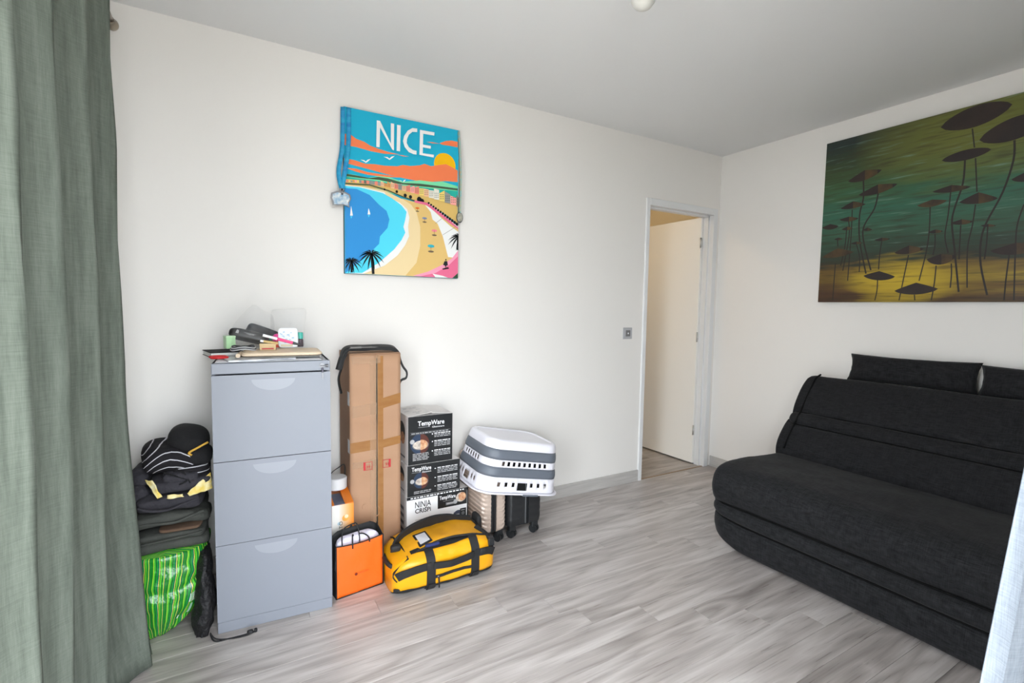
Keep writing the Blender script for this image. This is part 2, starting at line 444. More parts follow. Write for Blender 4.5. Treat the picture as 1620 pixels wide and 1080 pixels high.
# seams on the skirt and under the bull-nose
for zz, xx in ((.246, -1.146), (.160, -1.144)):
    b = B(); pts = []
    for i in range(41):
        y = SY0 + (SY1-SY0)*i/40; d0 = min(abs(y-SY0), abs(y-SY1)); r = .10
        bk = 0 if d0 > r else (r-math.sqrt(max(0, r*r-(r-d0)**2)))
        pts.append(V((xx+bk*.8, y, zz + .075*max(0, 1-d0/.2)**1.5*(1-zz/.24))) + OFF)
    tube(b, pts, .0045, 6, 1); mk('seam', b, M_seam, sofa, True)
# sloping backrest with two stitched channels and a rounded left edge
A0, A1 = V((-.56, 0, .40)), V((-.19, 0, .885))
dv = (A1-A0).normalized(); nv = V((-dv.z, 0, dv.x))          # outwards (to the room)
Lb = (A1-A0).length
front = []
for t, o in ((0, .0), (.06, .03), (.15, .042), (.27, .045), (.345, .04), (.37, .022), (.395, .040), (.44, .046), (.485, .040), (.51, .024), (.535, .040), (.65, .046), (.8, .045), (.9, .038), (.96, .022), (1.0, -.02)):
    p = A0 + dv*(Lb*t) + nv*o; front.append((p.x, p.z))
back = []
for t, o in ((1.0, -.06), (.95, -.095), (.8, -.11), (.4, -.11), (.05, -.11)):
    p = A0 + dv*(Lb*t) + nv*o; back.append((p.x, p.z))
b = B(); along_y(b, dense(spl(front, 3)+back, .03), SY0+.012, SY1, .045, amp=.006, seed=9); mk('backrest', b, M_sofa, sofa, True)
b = B()
tube(b, [V((*[(A0+dv*(Lb*t)+nv*o)[i] for i in (0,)], SY0-.052, (A0+dv*(Lb*t)+nv*o).z)) + OFF for t, o in ((.08, .038), (.25, .045), (.5, .042), (.75, .046), (.9, .042), (.985, .012))], .0055, 6)
mk('piping', b, M_seam, sofa, True)
for tt in (.37, .51):
    b = B(); q = A0 + dv*(Lb*tt) + nv*.0245
    tube(b, [V((q.x, SY0-.02+(SY1-SY0+.03)*i/20, q.z)) + OFF for i in range(21)], .0035, 6, 1); mk('seam', b, M_seam, sofa, True)
# hidden frame under the seat and behind the back
b = B(); bx(b, (-1.0, SY1+.12, .004), (-.25, SY0-.12, .21)); bx(b, (-.26, SY1+.12, .004), (-.05, SY0-.12, .5))
bmesh.ops.translate(b, verts=b.verts[:], vec=OFF); mk('frame', b, mat('black_steel', (.01, .01, .01, 1), .5), sofa)

def cushion(name, w, h, d, M, label):
    bm = B(); n = 26; m = 12
    P = [[None]*(m+1) for _ in range(n+1)]
    for s in (1, -1):
        for i in range(n+1):
            for j in range(m+1):
                u, v = 2*i/n-1, 2*j/m-1
                k = (max(0, 1-abs(u)**3.2)*max(0, 1-abs(v)**2.4))**.5
                pin = 1-.05*(1-abs(v)**2)*abs(u)**6 ; pin2 = 1-.10*(1-abs(u)**2)*abs(v)**4
                p = V((u*w/2*pin, s*(d/2*k+.002) + noise.noise(V((u*4, v*3, s)))*.006*k, v*h/2*pin2))
                P[i][j] = bm.verts.new(M @ p)
        for i in range(n):
            for j in range(m): bm.faces.new((P[i][j], P[i+1][j], P[i+1][j+1], P[i][j+1]))
    bmesh.ops.remove_doubles(bm, verts=bm.verts[:], dist=.0045)
    c = M.to_translation()
    bmesh.ops.translate(bm, verts=bm.verts[:], vec=-c)
    return mk(name, bm, M_sofa, smooth=True, loc=c, label=label, cat='cushion', group='bolsters on the sofa bed back')
cushion('bolster_cushion', .62, .17, .10, TR(-.098, -1.37, .945) @ RZ(90) @ RX(14) @ RY(.5), 'long flat charcoal bolster cushion on the sofa back, the one nearer the doorway')
cushion('bolster_cushion', .62, .17, .10, TR(-.098, -1.982, .937) @ RZ(90) @ RX(14) @ RY(0), 'long flat charcoal bolster cushion on the sofa back, the one farther from the doorway')

# ------------------------------------------------------------------ green curtain, its rod, white sheer
def weave(name, c0, c1, sc=1.0, translucent=0, coldt=None, streak=.5):
    m = bpy.data.materials.new(name); m.use_nodes = True; nt = m.node_tree; b = nt.nodes['Principled BSDF']
    N = nt.nodes.new; L = nt.links.new
    tc = N('ShaderNodeTexCoord'); o = []
    for s in ((60, 60, 5), (700, 700, 40), (25, 25, 600)):
        mp = N('ShaderNodeMapping'); mp.inputs['Scale'].default_value = [q*sc for q in s]; L(tc.outputs['Object'], mp.inputs[0])
        n = N('ShaderNodeTexNoise'); n.inputs['Scale'].default_value = 1; n.inputs['Detail'].default_value = 3; L(mp.outputs[0], n.inputs['Vector']); o.append(n.outputs[0])
    a = N('ShaderNodeMath'); a.operation = 'MULTIPLY_ADD'; L(o[0], a.inputs[0]); a.inputs[1].default_value = streak
    mx = N('ShaderNodeMath'); mx.operation = 'ADD'; L(o[1], mx.inputs[0]); L(o[2], mx.inputs[1])
    m2 = N('ShaderNodeMath'); m2.operation = 'MULTIPLY'; L(mx.outputs[0], m2.inputs[0]); m2.inputs[1].default_value = (1-streak)/2
    L(m2.outputs[0], a.inputs[2])
    r = N('ShaderNodeValToRGB'); r.color_ramp.elements[0].position = .36; r.color_ramp.elements[1].position = .64
    r.color_ramp.elements[0].color = c0; r.color_ramp.elements[1].color = c1
    L(a.outputs[0], r.inputs[0]); L(r.outputs[0], b.inputs['Base Color'])
    b.inputs['Roughness'].default_value = .9; b.inputs['Specular IOR Level'].default_value = .2
    bp = N('ShaderNodeBump'); bp.inputs['Strength'].default_value = .25; bp.inputs['Distance'].default_value = .001
    L(a.outputs[0], bp.inputs['Height']); L(bp.outputs[0], b.inputs['Normal'])
    if translucent:
        t = N('ShaderNodeBsdfTranslucent'); L(r.outputs[0], t.inputs[0])
        mixs = N('ShaderNodeMixShader'); mixs.inputs[0].default_value = translucent
        L(b.outputs[0], mixs.inputs[1]); L(t.outputs[0], mixs.inputs[2])
        L(mixs.outputs[0], nt.nodes['Material Output'].inputs[0])
    return m
M_green = weave('sage_green_linen', rgb(90, 97, 88), rgb(119, 126, 116), translucent=.08)
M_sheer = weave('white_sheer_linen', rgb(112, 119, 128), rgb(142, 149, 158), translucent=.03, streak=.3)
gc = B(); NS, NZ = 260, 40
YE = -.42                                      # edge of the curtain next to the back wall
grid = []
for j in range(NZ+1):
    z = .012 + (2.36-.012)*j/NZ; low = max(0, 1-z/1.1)**1.6
    row = []
    for i in range(NS+1):
        s = i/NS; y = YE - s*1.28
        ph = s*1.28/.30*2*math.pi + .5*math.sin(s*9) + .15*math.sin(z*1.3+s*5) + 2.4
        amp = .066*(1-.35*low)
        fold = .75*(1-2*abs(math.sin(ph/2+.3*math.sin(ph)))**.85) + .2*math.sin(ph)
        x = -3.79 + amp*fold*min(1, .5+s*9*.62)
        x += low*(.085*math.exp(-s*5) + .03*math.sin(s*7+1)) + .005*noise.noise(V((s*6, z*2, 0)))
        y += .035*math.cos(ph)*(1-.5*low) - .11*low*math.exp(-s*6)
        row.append(gc.verts.new(V((x+3.83, y, z))))
    grid.append(row)
for j in range(NZ):
    for i in range(NS): gc.faces.new((grid[j][i], grid[j][i+1], grid[j+1][i+1], grid[j+1][i]))
cur = mk('curtain', gc, M_green, smooth=True, loc=(-3.83, 0, 0), label='sage green linen curtain hanging in deep folds down to the floor', cat='curtain')
md = cur.modifiers.new('thickness', 'SOLIDIFY'); md.thickness = .002
rod = empty('curtain_rod', (-3.782, -1.46, 2.30), label='brushed nickel curtain rod with ball end above the green curtain', cat='curtain rod')
M_nick = mat('brushed_nickel', rgb(150, 140, 126), .32, 1)
b = B(); cyl(b, (0, 1.19, 0), (0, -1.05, 0), .011, n=14); mk('rod', b, M_nick, rod, True)
b = B(); R0 = [(.001, .0), (.013, .002), (.013, .012), (.009, .014), (.016, .024), (.021, .036), (.021, .046), (.016, .058), (.001, .064)]
loft(b, [[V((r*math.cos(t), 1.17+z, r*math.sin(t))) for t in [2*math.pi*i/18 for i in range(18)]] for r, z in R0]); mk('finial', b, M_nick, rod, True)
for y in (1.10, -.25):
    b = B(); cyl(b, (-.185, y, 0), (0, y, 0), .007, n=10); cyl(b, (-.185, y, 0), (-.177, y, 0), .025, n=16); mk('bracket', b, M_nick, rod, True)

sh = B(); NS, NZ = 120, 36
grid = []
for j in range(NZ+1):
    z = .015 + (2.40-.015)*j/NZ; low = max(0, 1-z/2.1)
    row = []
    for i in range(NS+1):
        s = i/NS; x = -2.50 + s*.85
        ph = s*.85/.13*2*math.pi + .5*math.sin(s*8)
        y = -2.55 + .022*math.sin(ph)*(.6+.4*low) + .190*low**.7*math.exp(-((s-.10)/.35)**2)
        x += .02*math.cos(ph) - .02*low*(1-s)
        row.append(sh.verts.new(V((x+2.1, y+2.55, z))))
    grid.append(row)
for j in range(NZ):
    for i in range(NS): sh.faces.new((grid[j][i], grid[j][i+1], grid[j+1][i+1], grid[j+1][i]))
mk('sheer_curtain', sh, M_sheer, smooth=True, loc=(-2.1, -2.55, 0), label='white sheer curtain billowing beside the open balcony door', cat='curtain')
rod2 = empty('curtain_rod', (-2.66, -2.55, 2.425), label='brushed nickel curtain rod above the white sheer curtain', cat='curtain rod')
b = B(); cyl(b, (-1.1, 0, 0), (1.05, 0, 0), .011, n=14); mk('rod', b, M_nick, rod2, True)
for x in (-1.0, .95):
    b = B(); cyl(b, (x, -.25, 0), (x, 0, 0), .007, n=10); mk('bracket', b, M_nick, rod2, True)

# ------------------------------------------------------------------ filing cabinet
def triplate(bm, outer, holes, y, mi=0):
    es = []
    def lp(pts):
        vs = [bm.verts.new((p[0], y, p[1])) for p in pts]
        for i in range(len(vs)): es.append(bm.edges.new((vs[i], vs[(i+1) % len(vs)])))
        return vs
    o = lp(outer); hs = [lp(h) for h in holes]
    bmesh.ops.triangle_fill(bm, use_beauty=True, use_dissolve=False, edges=es)
    return o, hs
M_cab = mat('grey_powder_coat', rgb(134, 138, 148), .42, bump=(300, .05, .001))
M_cab2 = mat('grey_powder_coat_lit', rgb(148, 151, 161), .4)  # cabinet coat painted lighter, standing in for light on the grip recesses
M_dark = mat('dark_gap', (.01, .01, .012, 1), .8)
M_chrome = mat('chrome', (.22, .22, .23, 1), .42, 1)
cab = empty('filing_cabinet', (-3.282, -.5255, 0), math.radians(-3.5), 'light grey metal filing cabinet with three drawers and half moon grips', 'filing cabinet')
w = .418; CD = .44
b = B()
bx(b, (-w/2, .016, 0), (-w/2+.012, CD, 1.05), .002); bx(b, (w/2-.012, .016, 0), (w/2, CD, 1.05), .002)
bx(b, (-w/2+.012, CD-.01, .01), (w/2-.012, CD, 1.04)); bx(b, (-w/2+.012, .03, .0), (w/2-.012, CD-.01, .04))
mk('body', b, M_cab, cab)
b = B(); bx(b, (-w/2+.012, .02, .04), (w/2-.012, .06, 1.0)); mk('inner_frame', b, M_dark, cab)
b = B(); bx(b, (-w/2, 0, 1.009), (w/2, CD, 1.05), .003, 2); mk('top_panel', b, M_cab, cab)
b = B(); bx(b, (-w/2, .0, 0), (w/2, .02, .043), .002); mk('plinth', b, M_cab, cab)
for z0, z1 in ((.045, .347), (.349, .672), (.675, 1.004)):
    b = B(); zt = z1-.020; hw = .077; hh = .044
    outer = [(-w/2, z0), (w/2, z0), (w/2, z1), (-w/2, z1)]
    hole = [(hw*math.cos(t), zt-hh*math.sin(t)**1.0) for t in [math.pi*i/24 for i in range(25)]]
    ov, hv = triplate(b, outer, [hole], 0)
    bo = [b.verts.new((p[0], .018, p[1])) for p in outer]
    for i in range(4): b.faces.new((ov[i], ov[(i+1) % 4], bo[(i+1) % 4], bo[i]))
    d = mk('drawer', b, M_cab, cab)
    b = B(); rings = []
    for k in range(7):
        f = k/6; sc = 1-.75*f; dep = .001+.030*math.sin(f*math.pi/2)
        rings.append([V((p[0]*sc, dep, zt-(zt-p[1])*sc)) for p in hole])
    rings.insert(0, [V((p[0], 0, p[1])) for p in hole])
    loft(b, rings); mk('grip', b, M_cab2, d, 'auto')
lk = B(); cyl(lk, (.178, 0, 1.03), (.178, -.006, 1.03), .010, n=20); cyl(lk, (.178, -.006, 1.03), (.178, -.010, 1.03), .006, n=14)
lock = mk('lock', lk, M_chrome, cab, 'auto')
b = B(); bx(b, (.170, -.024, 1.0285), (.196, -.010, 1.0315), .001); cyl(b, (.190, -.014, 1.03), (.200, -.016, 1.030), .006, n=12); mk('key', b, M_chrome, lock)
b = B(); bx(b, (.1745, -.016, 1.002), (.1825, -.011, 1.022), .0015); mk('key_tag', b, plain(70, 66, 84, .4), lock)
b = B(); bx(b, (.1768, -.0148, .978), (.1808, -.0132, 1.003)); mk('spare_key', b, M_chrome, lock)

# ------------------------------------------------------------------ light switch, ceiling lamp
p = PY(992, 527, 0)
sw = empty('light_switch', (p.x, 0, p.z), label='square silver framed light switch on the white wall beside the doorway', cat='switch')
b = B(); bx(b, (-.041, -.009, -.041), (.041, 0, .041), .003, 2); mk('plate', b, mat('silver_plastic', rgb(188, 188, 192), .35, .3), sw)
b = B(); bx(b, (-.022, -.012, -.022), (.022, -.008, .022), .002); mk('rocker', b, mat('grey_plastic', rgb(120, 118, 118), .4), sw)
b = B(); cyl(b, (0, -.0118, 0), (0, -.0135, 0), .006, n=14); mk('indicator', b, plain(236, 236, 240, .3), sw)
lp = PZ(1018, -6, 2.37)
cl = empty('ceiling_light', (lp.x, lp.y, H), label='grey globe bulb in a short holder under the white ceiling', cat='lamp')
b = B(); lathe(b, [(.001, 0), (.045, 0), (.045, -.012), (.03, -.02), (.001, -.02)]); mk('ceiling_rose', b, M_gloss, cl, 'auto')
b = B(); lathe(b, [(.018, -.018), (.02, -.05), (.022, -.085), (.016, -.09)]); mk('socket', b, M_gloss, cl, 'auto')
b = B(); lathe(b, [(.001, -.085), (.015, -.088), (.03, -.098), (.041, -.115), (.0435, -.13), (.040, -.148), (.028, -.164), (.012, -.1715), (.001, -.173)]); mk('bulb', b, mat('frosted_bulb', rgb(212, 210, 204), .35), cl, True)

# ------------------------------------------------------------------ NICE travel canvas
CX0, CX1, CZ0, CZ1 = -2.911, -2.288, 1.437, 2.263
YP = -.028
cv = empty('poster_canvas', (CX0, 0, CZ0), label='colourful NICE beach travel poster on canvas with palms and orange clouds', cat='poster')
cw, ch = CX1-CX0, CZ1-CZ0
b = B(); bx(b, (0, YP, 0), (cw, -.002, ch), .0015); mk('canvas', b, plain(52, 62, 74, .7), cv)
art = Art((0, YP-.0002, 0), (1, 0, 0), (0, 0, 1), (0, -1, 0))
def r1(x, y): return uvp(510+x/3.376, 140+y/3.375)
def r2(x, y): return uvp(540+x/5.4, 80+y/5.4)
def r3(x, y): return uvp(540+x/5.684, 260+y/5.684)
def uvp(u, v):
    p = PY(u, v, YP); return (min(max(p.x-CX0, .001), cw-.001), min(max(p.z-CZ0, .001), ch-.001))
def pp(f, pts): return [f(*q) for q in pts]
T = lambda r, g, b: plain(r, g, b, .75, spec=.2)
SKY = T(36, 176, 208); ORG = T(246, 130, 84); WHT = T(238, 238, 236); SEA = T(56, 146, 214); AQ = T(86, 214, 240); SND = T(236, 212, 164); SND2 = T(226, 190, 120)
HILL = T(72, 92, 72); TEAL = T(46, 178, 162); MINT = T(126, 222, 168); BLK = T(30, 34, 36); PNK = T(232, 112, 148); PNK2 = T(244, 160, 186); YEL = T(250, 190, 20)
art.rect(.0, .0, cw, ch, SKY)
# orange clouds, sun
art.poly(pp(r1, [(110, 240), (150, 245), (180, 268), (225, 285), (255, 305), (300, 322), (350, 338), (410, 352), (330, 348), (260, 335), (180, 312), (110, 300)]), ORG)
art.poly(pp(r1, [(400, 353), (430, 357), (462, 363), (430, 362)]), ORG)
art.poly(pp(r1, [(625, 292), (660, 280), (690, 278), (722, 285), (722, 314), (680, 306), (640, 300)]), ORG)
art.poly(pp(r1, [(555, 284), (590, 287), (625, 294), (590, 293)]), ORG)
art.ell(*r1(654, 408), .064, .064, YEL, n=32)
art.poly(pp(r1, [(110, 372), (170, 382), (230, 402), (280, 404), (330, 412), (400, 415), (430, 408), (470, 414), (520, 410), (545, 402), (580, 415), (620, 408), (660, 404), (700, 424), (722, 438), (722, 500), (660, 494), (560, 500), (500, 492), (430, 478), (360, 462), (280, 440), (200, 418), (110, 395)]), ORG)
art.poly(pp(r1, [(120, 422), (180, 428), (240, 446), (330, 460), (440, 476), (330, 472), (240, 460), (180, 444)]), ORG)
for (x, y), sx in (((232, 388), 1.0), ((358, 372), 1.1), ((428, 498), .7)):
    art.poly(pp(r1, [(x-28*sx, y-8), (x-10*sx, y-6), (x, y+2), (x+10*sx, y-8), (x+26*sx, y-12), (x+8*sx, y+4), (x, y+9), (x-10*sx, y+2)]), WHT)
# hills
art.poly(pp(r1, [(110, 452), (180, 462), (240, 478), (300, 468), (360, 474), (430, 498), (520, 490), (600, 500), (640, 496), (722, 522), (722, 620), (110, 520)]), MINT)
art.poly(pp(r1, [(110, 452), (180, 464), (250, 478), (300, 472), (350, 480), (430, 504), (520, 508), (600, 518), (722, 534), (722, 545), (600, 530), (480, 518), (400, 508), (300, 488), (200, 478), (110, 466)]), HILL)
art.poly(pp(r1, [(110, 468), (200, 482), (300, 494), (400, 512), (500, 524), (600, 536), (722, 548), (722, 620), (600, 580), (500, 550), (300, 510), (110, 490)]), TEAL)
# town
art.poly(pp(r1, [(110, 482), (250, 492), (400, 518), (500, 540), (600, 565), (722, 590), (722, 720), (640, 660), (560, 620), (480, 596), (400, 566), (300, 535), (110, 515)]), T(222, 186, 110))
random.seed(11)
tc_ = [T(226, 160, 92), T(150, 150, 146), T(240, 214, 120), T(238, 140, 120), T(232, 228, 214), T(120, 118, 110), T(240, 190, 150), T(250, 170, 160)]
x = 120
while x < 716:
    f = (x-110)/610; wd = 10+26*f; yb = 497 + 6*f + 130*f**1.6; hb = 8+62*f
    art.poly(pp(r1, [(x, yb), (x+wd*.9, yb+wd*.16), (x+wd*.9, yb+wd*.16-hb*random.uniform(.6, 1)), (x, yb-hb*random.uniform(.65, 1))]), random.choice(tc_))
    if wd > 18:
        for q in range(3):
            for c in range(3): art.poly(pp(r1, [(x+wd*(.12+.26*c), yb-hb*(.15+.18*q)), (x+wd*(.24+.26*c), yb-hb*(.15+.18*q)+1), (x+wd*(.24+.26*c), yb-hb*(.23+.18*q)+1), (x+wd*(.12+.26*c), yb-hb*(.23+.18*q))]), T(90, 92, 92), layer=art.k+1)
        art.k += 1
    x += wd*.92
art.line(pp(r1, [(120, 508), (250, 516), (350, 546), (430, 580), (490, 600)]), .006, HILL)
for q in [(440, 572, 9), (468, 580, 9), (515, 594, 14), (530, 602, 12), (330, 540, 5), (395, 552, 7)]: art.ell(*r1(q[0], q[1]), q[2]*.0010, q[2]*.0011, BLK, n=9, layer=art.k+1)
art.k += 1
# beach
art.poly(pp(r1, [(110, 512), (220, 524), (330, 546), (420, 590), (480, 612), (560, 612), (600, 640), (660, 700), (722, 740), (722, 1020), (110, 1020)]), SND)
art.poly(pp(r1, [(420, 588), (480, 604), (560, 612), (722, 742), (722, 900), (560, 1010), (440, 1005), (500, 930), (520, 840), (520, 740), (500, 660), (470, 620)]), SND2)
# promenade wall, white steps
art.poly(pp(r1, [(545, 622), (575, 640), (600, 662), (640, 700), (680, 735), (722, 765), (722, 905), (668, 900), (640, 790), (612, 722), (585, 700), (575, 660)]), WHT)
art.line(pp(r1, [(600, 722), (635, 695)]), .002, T(150, 140, 130)); art.line(pp(r1, [(640, 782), (716, 735)]), .002, T(150, 140, 130))
art.poly(pp(r1, [(490, 598), (560, 612), (620, 655), (680, 705), (722, 738), (722, 752), (670, 716), (610, 668), (555, 625), (490, 610)]), PNK)
art.line(pp(r1, [(560, 612), (620, 655), (680, 705), (722, 742)]), .003, WHT)
for i in range(13):
    f = i/12; art.ell(*r1(565+150*f, 613+112*f), .006+.003*f, .006+.003*f, BLK, n=8, layer=art.k+1)
art.k += 1
art.poly(pp(r1, [(722, 865), (690, 905), (640, 945), (570, 980), (480, 1000), (520, 1020), (722, 1020)]), PNK)
art.poly(pp(r1, [(722, 865), (690, 905), (640, 940), (560, 978), (480, 1000), (520, 1002), (600, 985), (670, 945), (722, 895)]), PNK2)
art.poly(pp(r1, [(585, 988), (640, 1000), (668, 1014), (600, 1010)]), WHT); art.poly(pp(r1, [(722, 985), (690, 1018), (722, 1020)]), T(50, 84, 60))
# water
art.poly(pp(r1, [(110, 518), (200, 526), (330, 556), (340, 580), (410, 610), (450, 645), (462, 690), (455, 740), (460, 790), (440, 835), (400, 890), (330, 945), (215, 990), (110, 1000)]), WHT)
art.poly(pp(r1, [(110, 520), (200, 530), (320, 560), (370, 588), (420, 625), (447, 660), (440, 700), (430, 740), (440, 770), (420, 810), (380, 860), (300, 930), (210, 985), (110, 1000)]), AQ)
art.poly(pp(r1, [(110, 532), (180, 538), (250, 570), (300, 622), (340, 655), (355, 700), (345, 745), (305, 790), (300, 830), (230, 900), (110, 985)]), SEA)
for x, y, h_ in ((152, 680, 52), (245, 674, 34)):
    art.poly(pp(r1, [(x-6, y), (x-1, y-h_), (x+8, y-6), (x+8, y)]), WHT); art.poly(pp(r1, [(x-5, y+3), (x+5, y+3), (x, y+16)]), AQ)
# parasols
for x, y, c in ((504, 640, T(232, 110, 40)), (542, 694, T(128, 140, 170)), (594, 760, T(240, 140, 150)), (576, 842, T(60, 176, 190))):
    s_ = .7+.5*(y-640)/200
    art.ell(*r1(x, y+24*s_*1.0), .0145*s_, .0045*s_, T(120, 100, 80), n=14); art.ell(*r1(x, y), .0165*s_, .007*s_, c, n=14); art.line(pp(r1, [(x, y), (x, y+24*s_)]), .0016, T(120, 100, 80))
# palms
def palm(cx, cy, L, trunk):
    art.poly(pp(r1, trunk), BLK)
    for a in (-165, -140, -110, -70, -40, -15, 15, 45, 75, 105, 135, 165, 195):
        t = math.radians(a); q = []
        for k in range(7):
            f = k/6; wv = .13*L*math.sin(math.pi*min(1, f*1.05))**.8; dx = L*f*math.cos(t); dy = L*.75*f*math.sin(t) + .55*L*f*f
            q.append((dx, dy, wv))
        nx, ny = -math.sin(t), math.cos(t)
        art.poly(pp(r1, [(cx+d[0]+nx*d[2]*.5, cy+d[1]+ny*d[2]*.5) for d in q] + [(cx+d[0]-nx*d[2]*.5, cy+d[1]-ny*d[2]*.5) for d in q[::-1]]), BLK, layer=art.k)
palm(258, 880, 72, [(252, 880), (266, 880), (276, 990), (262, 990)])
palm(152, 918, 60, [(148, 918), (160, 918), (160, 982), (148, 982)])
palm(726, 790, 62, [(714, 790), (722, 790), (722, 865), (713, 862)])
# stroller with a little dog
art.ell(*r1(655, 915), .004, .005, BLK, n=10); art.poly(pp(r1, [(648, 922), (662, 922), (666, 945), (658, 945), (655, 960), (650, 945), (640, 942)]), BLK); art.poly(pp(r1, [(635, 962), (668, 954), (672, 962), (640, 968)]), BLK)
# lettering
art.poly(pp(r2, [(297, 602), (325, 607), (417, 800), (417, 627), (445, 632), (443, 857), (430, 852), (325, 662), (322, 832), (293, 828)]), WHT)
art.poly(pp(r2, [(470, 641), (501, 645), (495, 866), (466, 861)]), WHT)
art.poly(pp(r2, [(641, 672), (600, 668), (560, 690), (530, 735), (520, 780), (535, 830), (570, 872), (610, 890), (635, 893), (636, 862), (605, 855), (570, 830), (552, 795), (555, 760), (570, 725), (600, 700), (641, 702)]), WHT)
art.poly(pp(r2, [(665, 683), (788, 705), (786, 732), (692, 716), (690, 808), (758, 820), (756, 843), (690, 832), (688, 882), (783, 895), (782, 918), (660, 895)]), WHT)
art.done('printed_picture', cv, label='NICE lettering over a beach bay, orange clouds and palms')
# race medals hung over the canvas corners
M_rib = mat('blue_ribbon', rgb(30, 128, 190), .6, var=(14, rgb(44, 172, 208), (1, 1, 3)))
M_rib2 = mat('teal_ribbon', rgb(120, 190, 200), .6, var=(18, rgb(190, 170, 120), (1, 1, 3)))
def medal(name, pts, ctr, kind, label, mr):
    o = empty(name, ctr, label=label, cat='medal', group='medals hung on the canvas')
    o_ = V(ctr)
    b = B()
    strap(b, [V(q)-o_ for q in pts], (.9, -.45, 0) if kind == 0 else (.3, -.95, 0), .022, .0012); mk('ribbon', b, mr, o, True)
    if kind == 0: strap_b = B(); strap(strap_b, [V((q[0]+.028, q[1]-.004, q[2]))-o_ for q in pts[:-1]]+[V(pts[-1])-o_], (1, -.2, 0), .022, .0012); mk('ribbon', strap_b, mr, o, True)
    b = B()
    if kind == 0:
        kq = 1.3; prof = [(kq*a_, kq*c_) for a_, c_ in [(-.042, .008), (-.040, .026), (-.02, .036), (.012, .036), (.03, .028), (.034, .012), (.026, -.004), (.028, -.022), (.018, -.018), (.004, -.014), (-.016, -.018), (-.034, -.02), (-.036, -.006)]]
    else:
        prof = [(.020*math.cos(t), .030*math.sin(t)) for t in [2*math.pi*i/18 for i in range(18)]]
    loft(b, [[V((x, 0, z)) for x, z in prof], [V((x, -.003, z)) for x, z in prof]]); mk('rim', b, M_chrome, o)
    b = B(); loft(b, [[V((x*.86, -.0028, z*.82+.001)) for x, z in prof], [V((x*.84, -.0040, z*.80+.001)) for x, z in prof]])
    mk('enamel', b, mat('medal_enamel_%d' % kind, rgb(90, 150, 190) if kind == 0 else rgb(128, 128, 116), .35, var=(55, rgb(230, 230, 224) if kind == 0 else rgb(190, 186, 170), (1, 1, 1))), o)
    if kind == 0:
        b = B(); bx(b, (-.004, -.004, .030), (.004, -.001, .062)); bx(b, (-.012, -.004, .050), (.012, -.001, .062), .001); mk('clasp', b, M_chrome, o)
m0 = PY(541, 318, -.052); m1 = PY(727, 344, -.05)
medal('finisher_medal', [(CX0-.004, -.030, CZ1-.004), (CX0-.010, -.040, CZ1-.2), (CX0-.03, -.05, CZ1-.33), (m0.x, -.052, m0.z+.055)], (m0.x, -.052, m0.z), 0, 'crescent shaped silver medal on a broad blue ribbon at the canvas edge', M_rib)
medal('finisher_medal', [(CX1-.004, -.034, CZ1-.006), (CX1+.002, -.045, CZ1-.15), (CX1+.004, -.05, CZ1-.3), (m1.x, -.05, m1.z+.025)], (m1.x, -.05, m1.z), 1, 'small oval medal on a thin teal ribbon at the canvas edge', M_rib2)

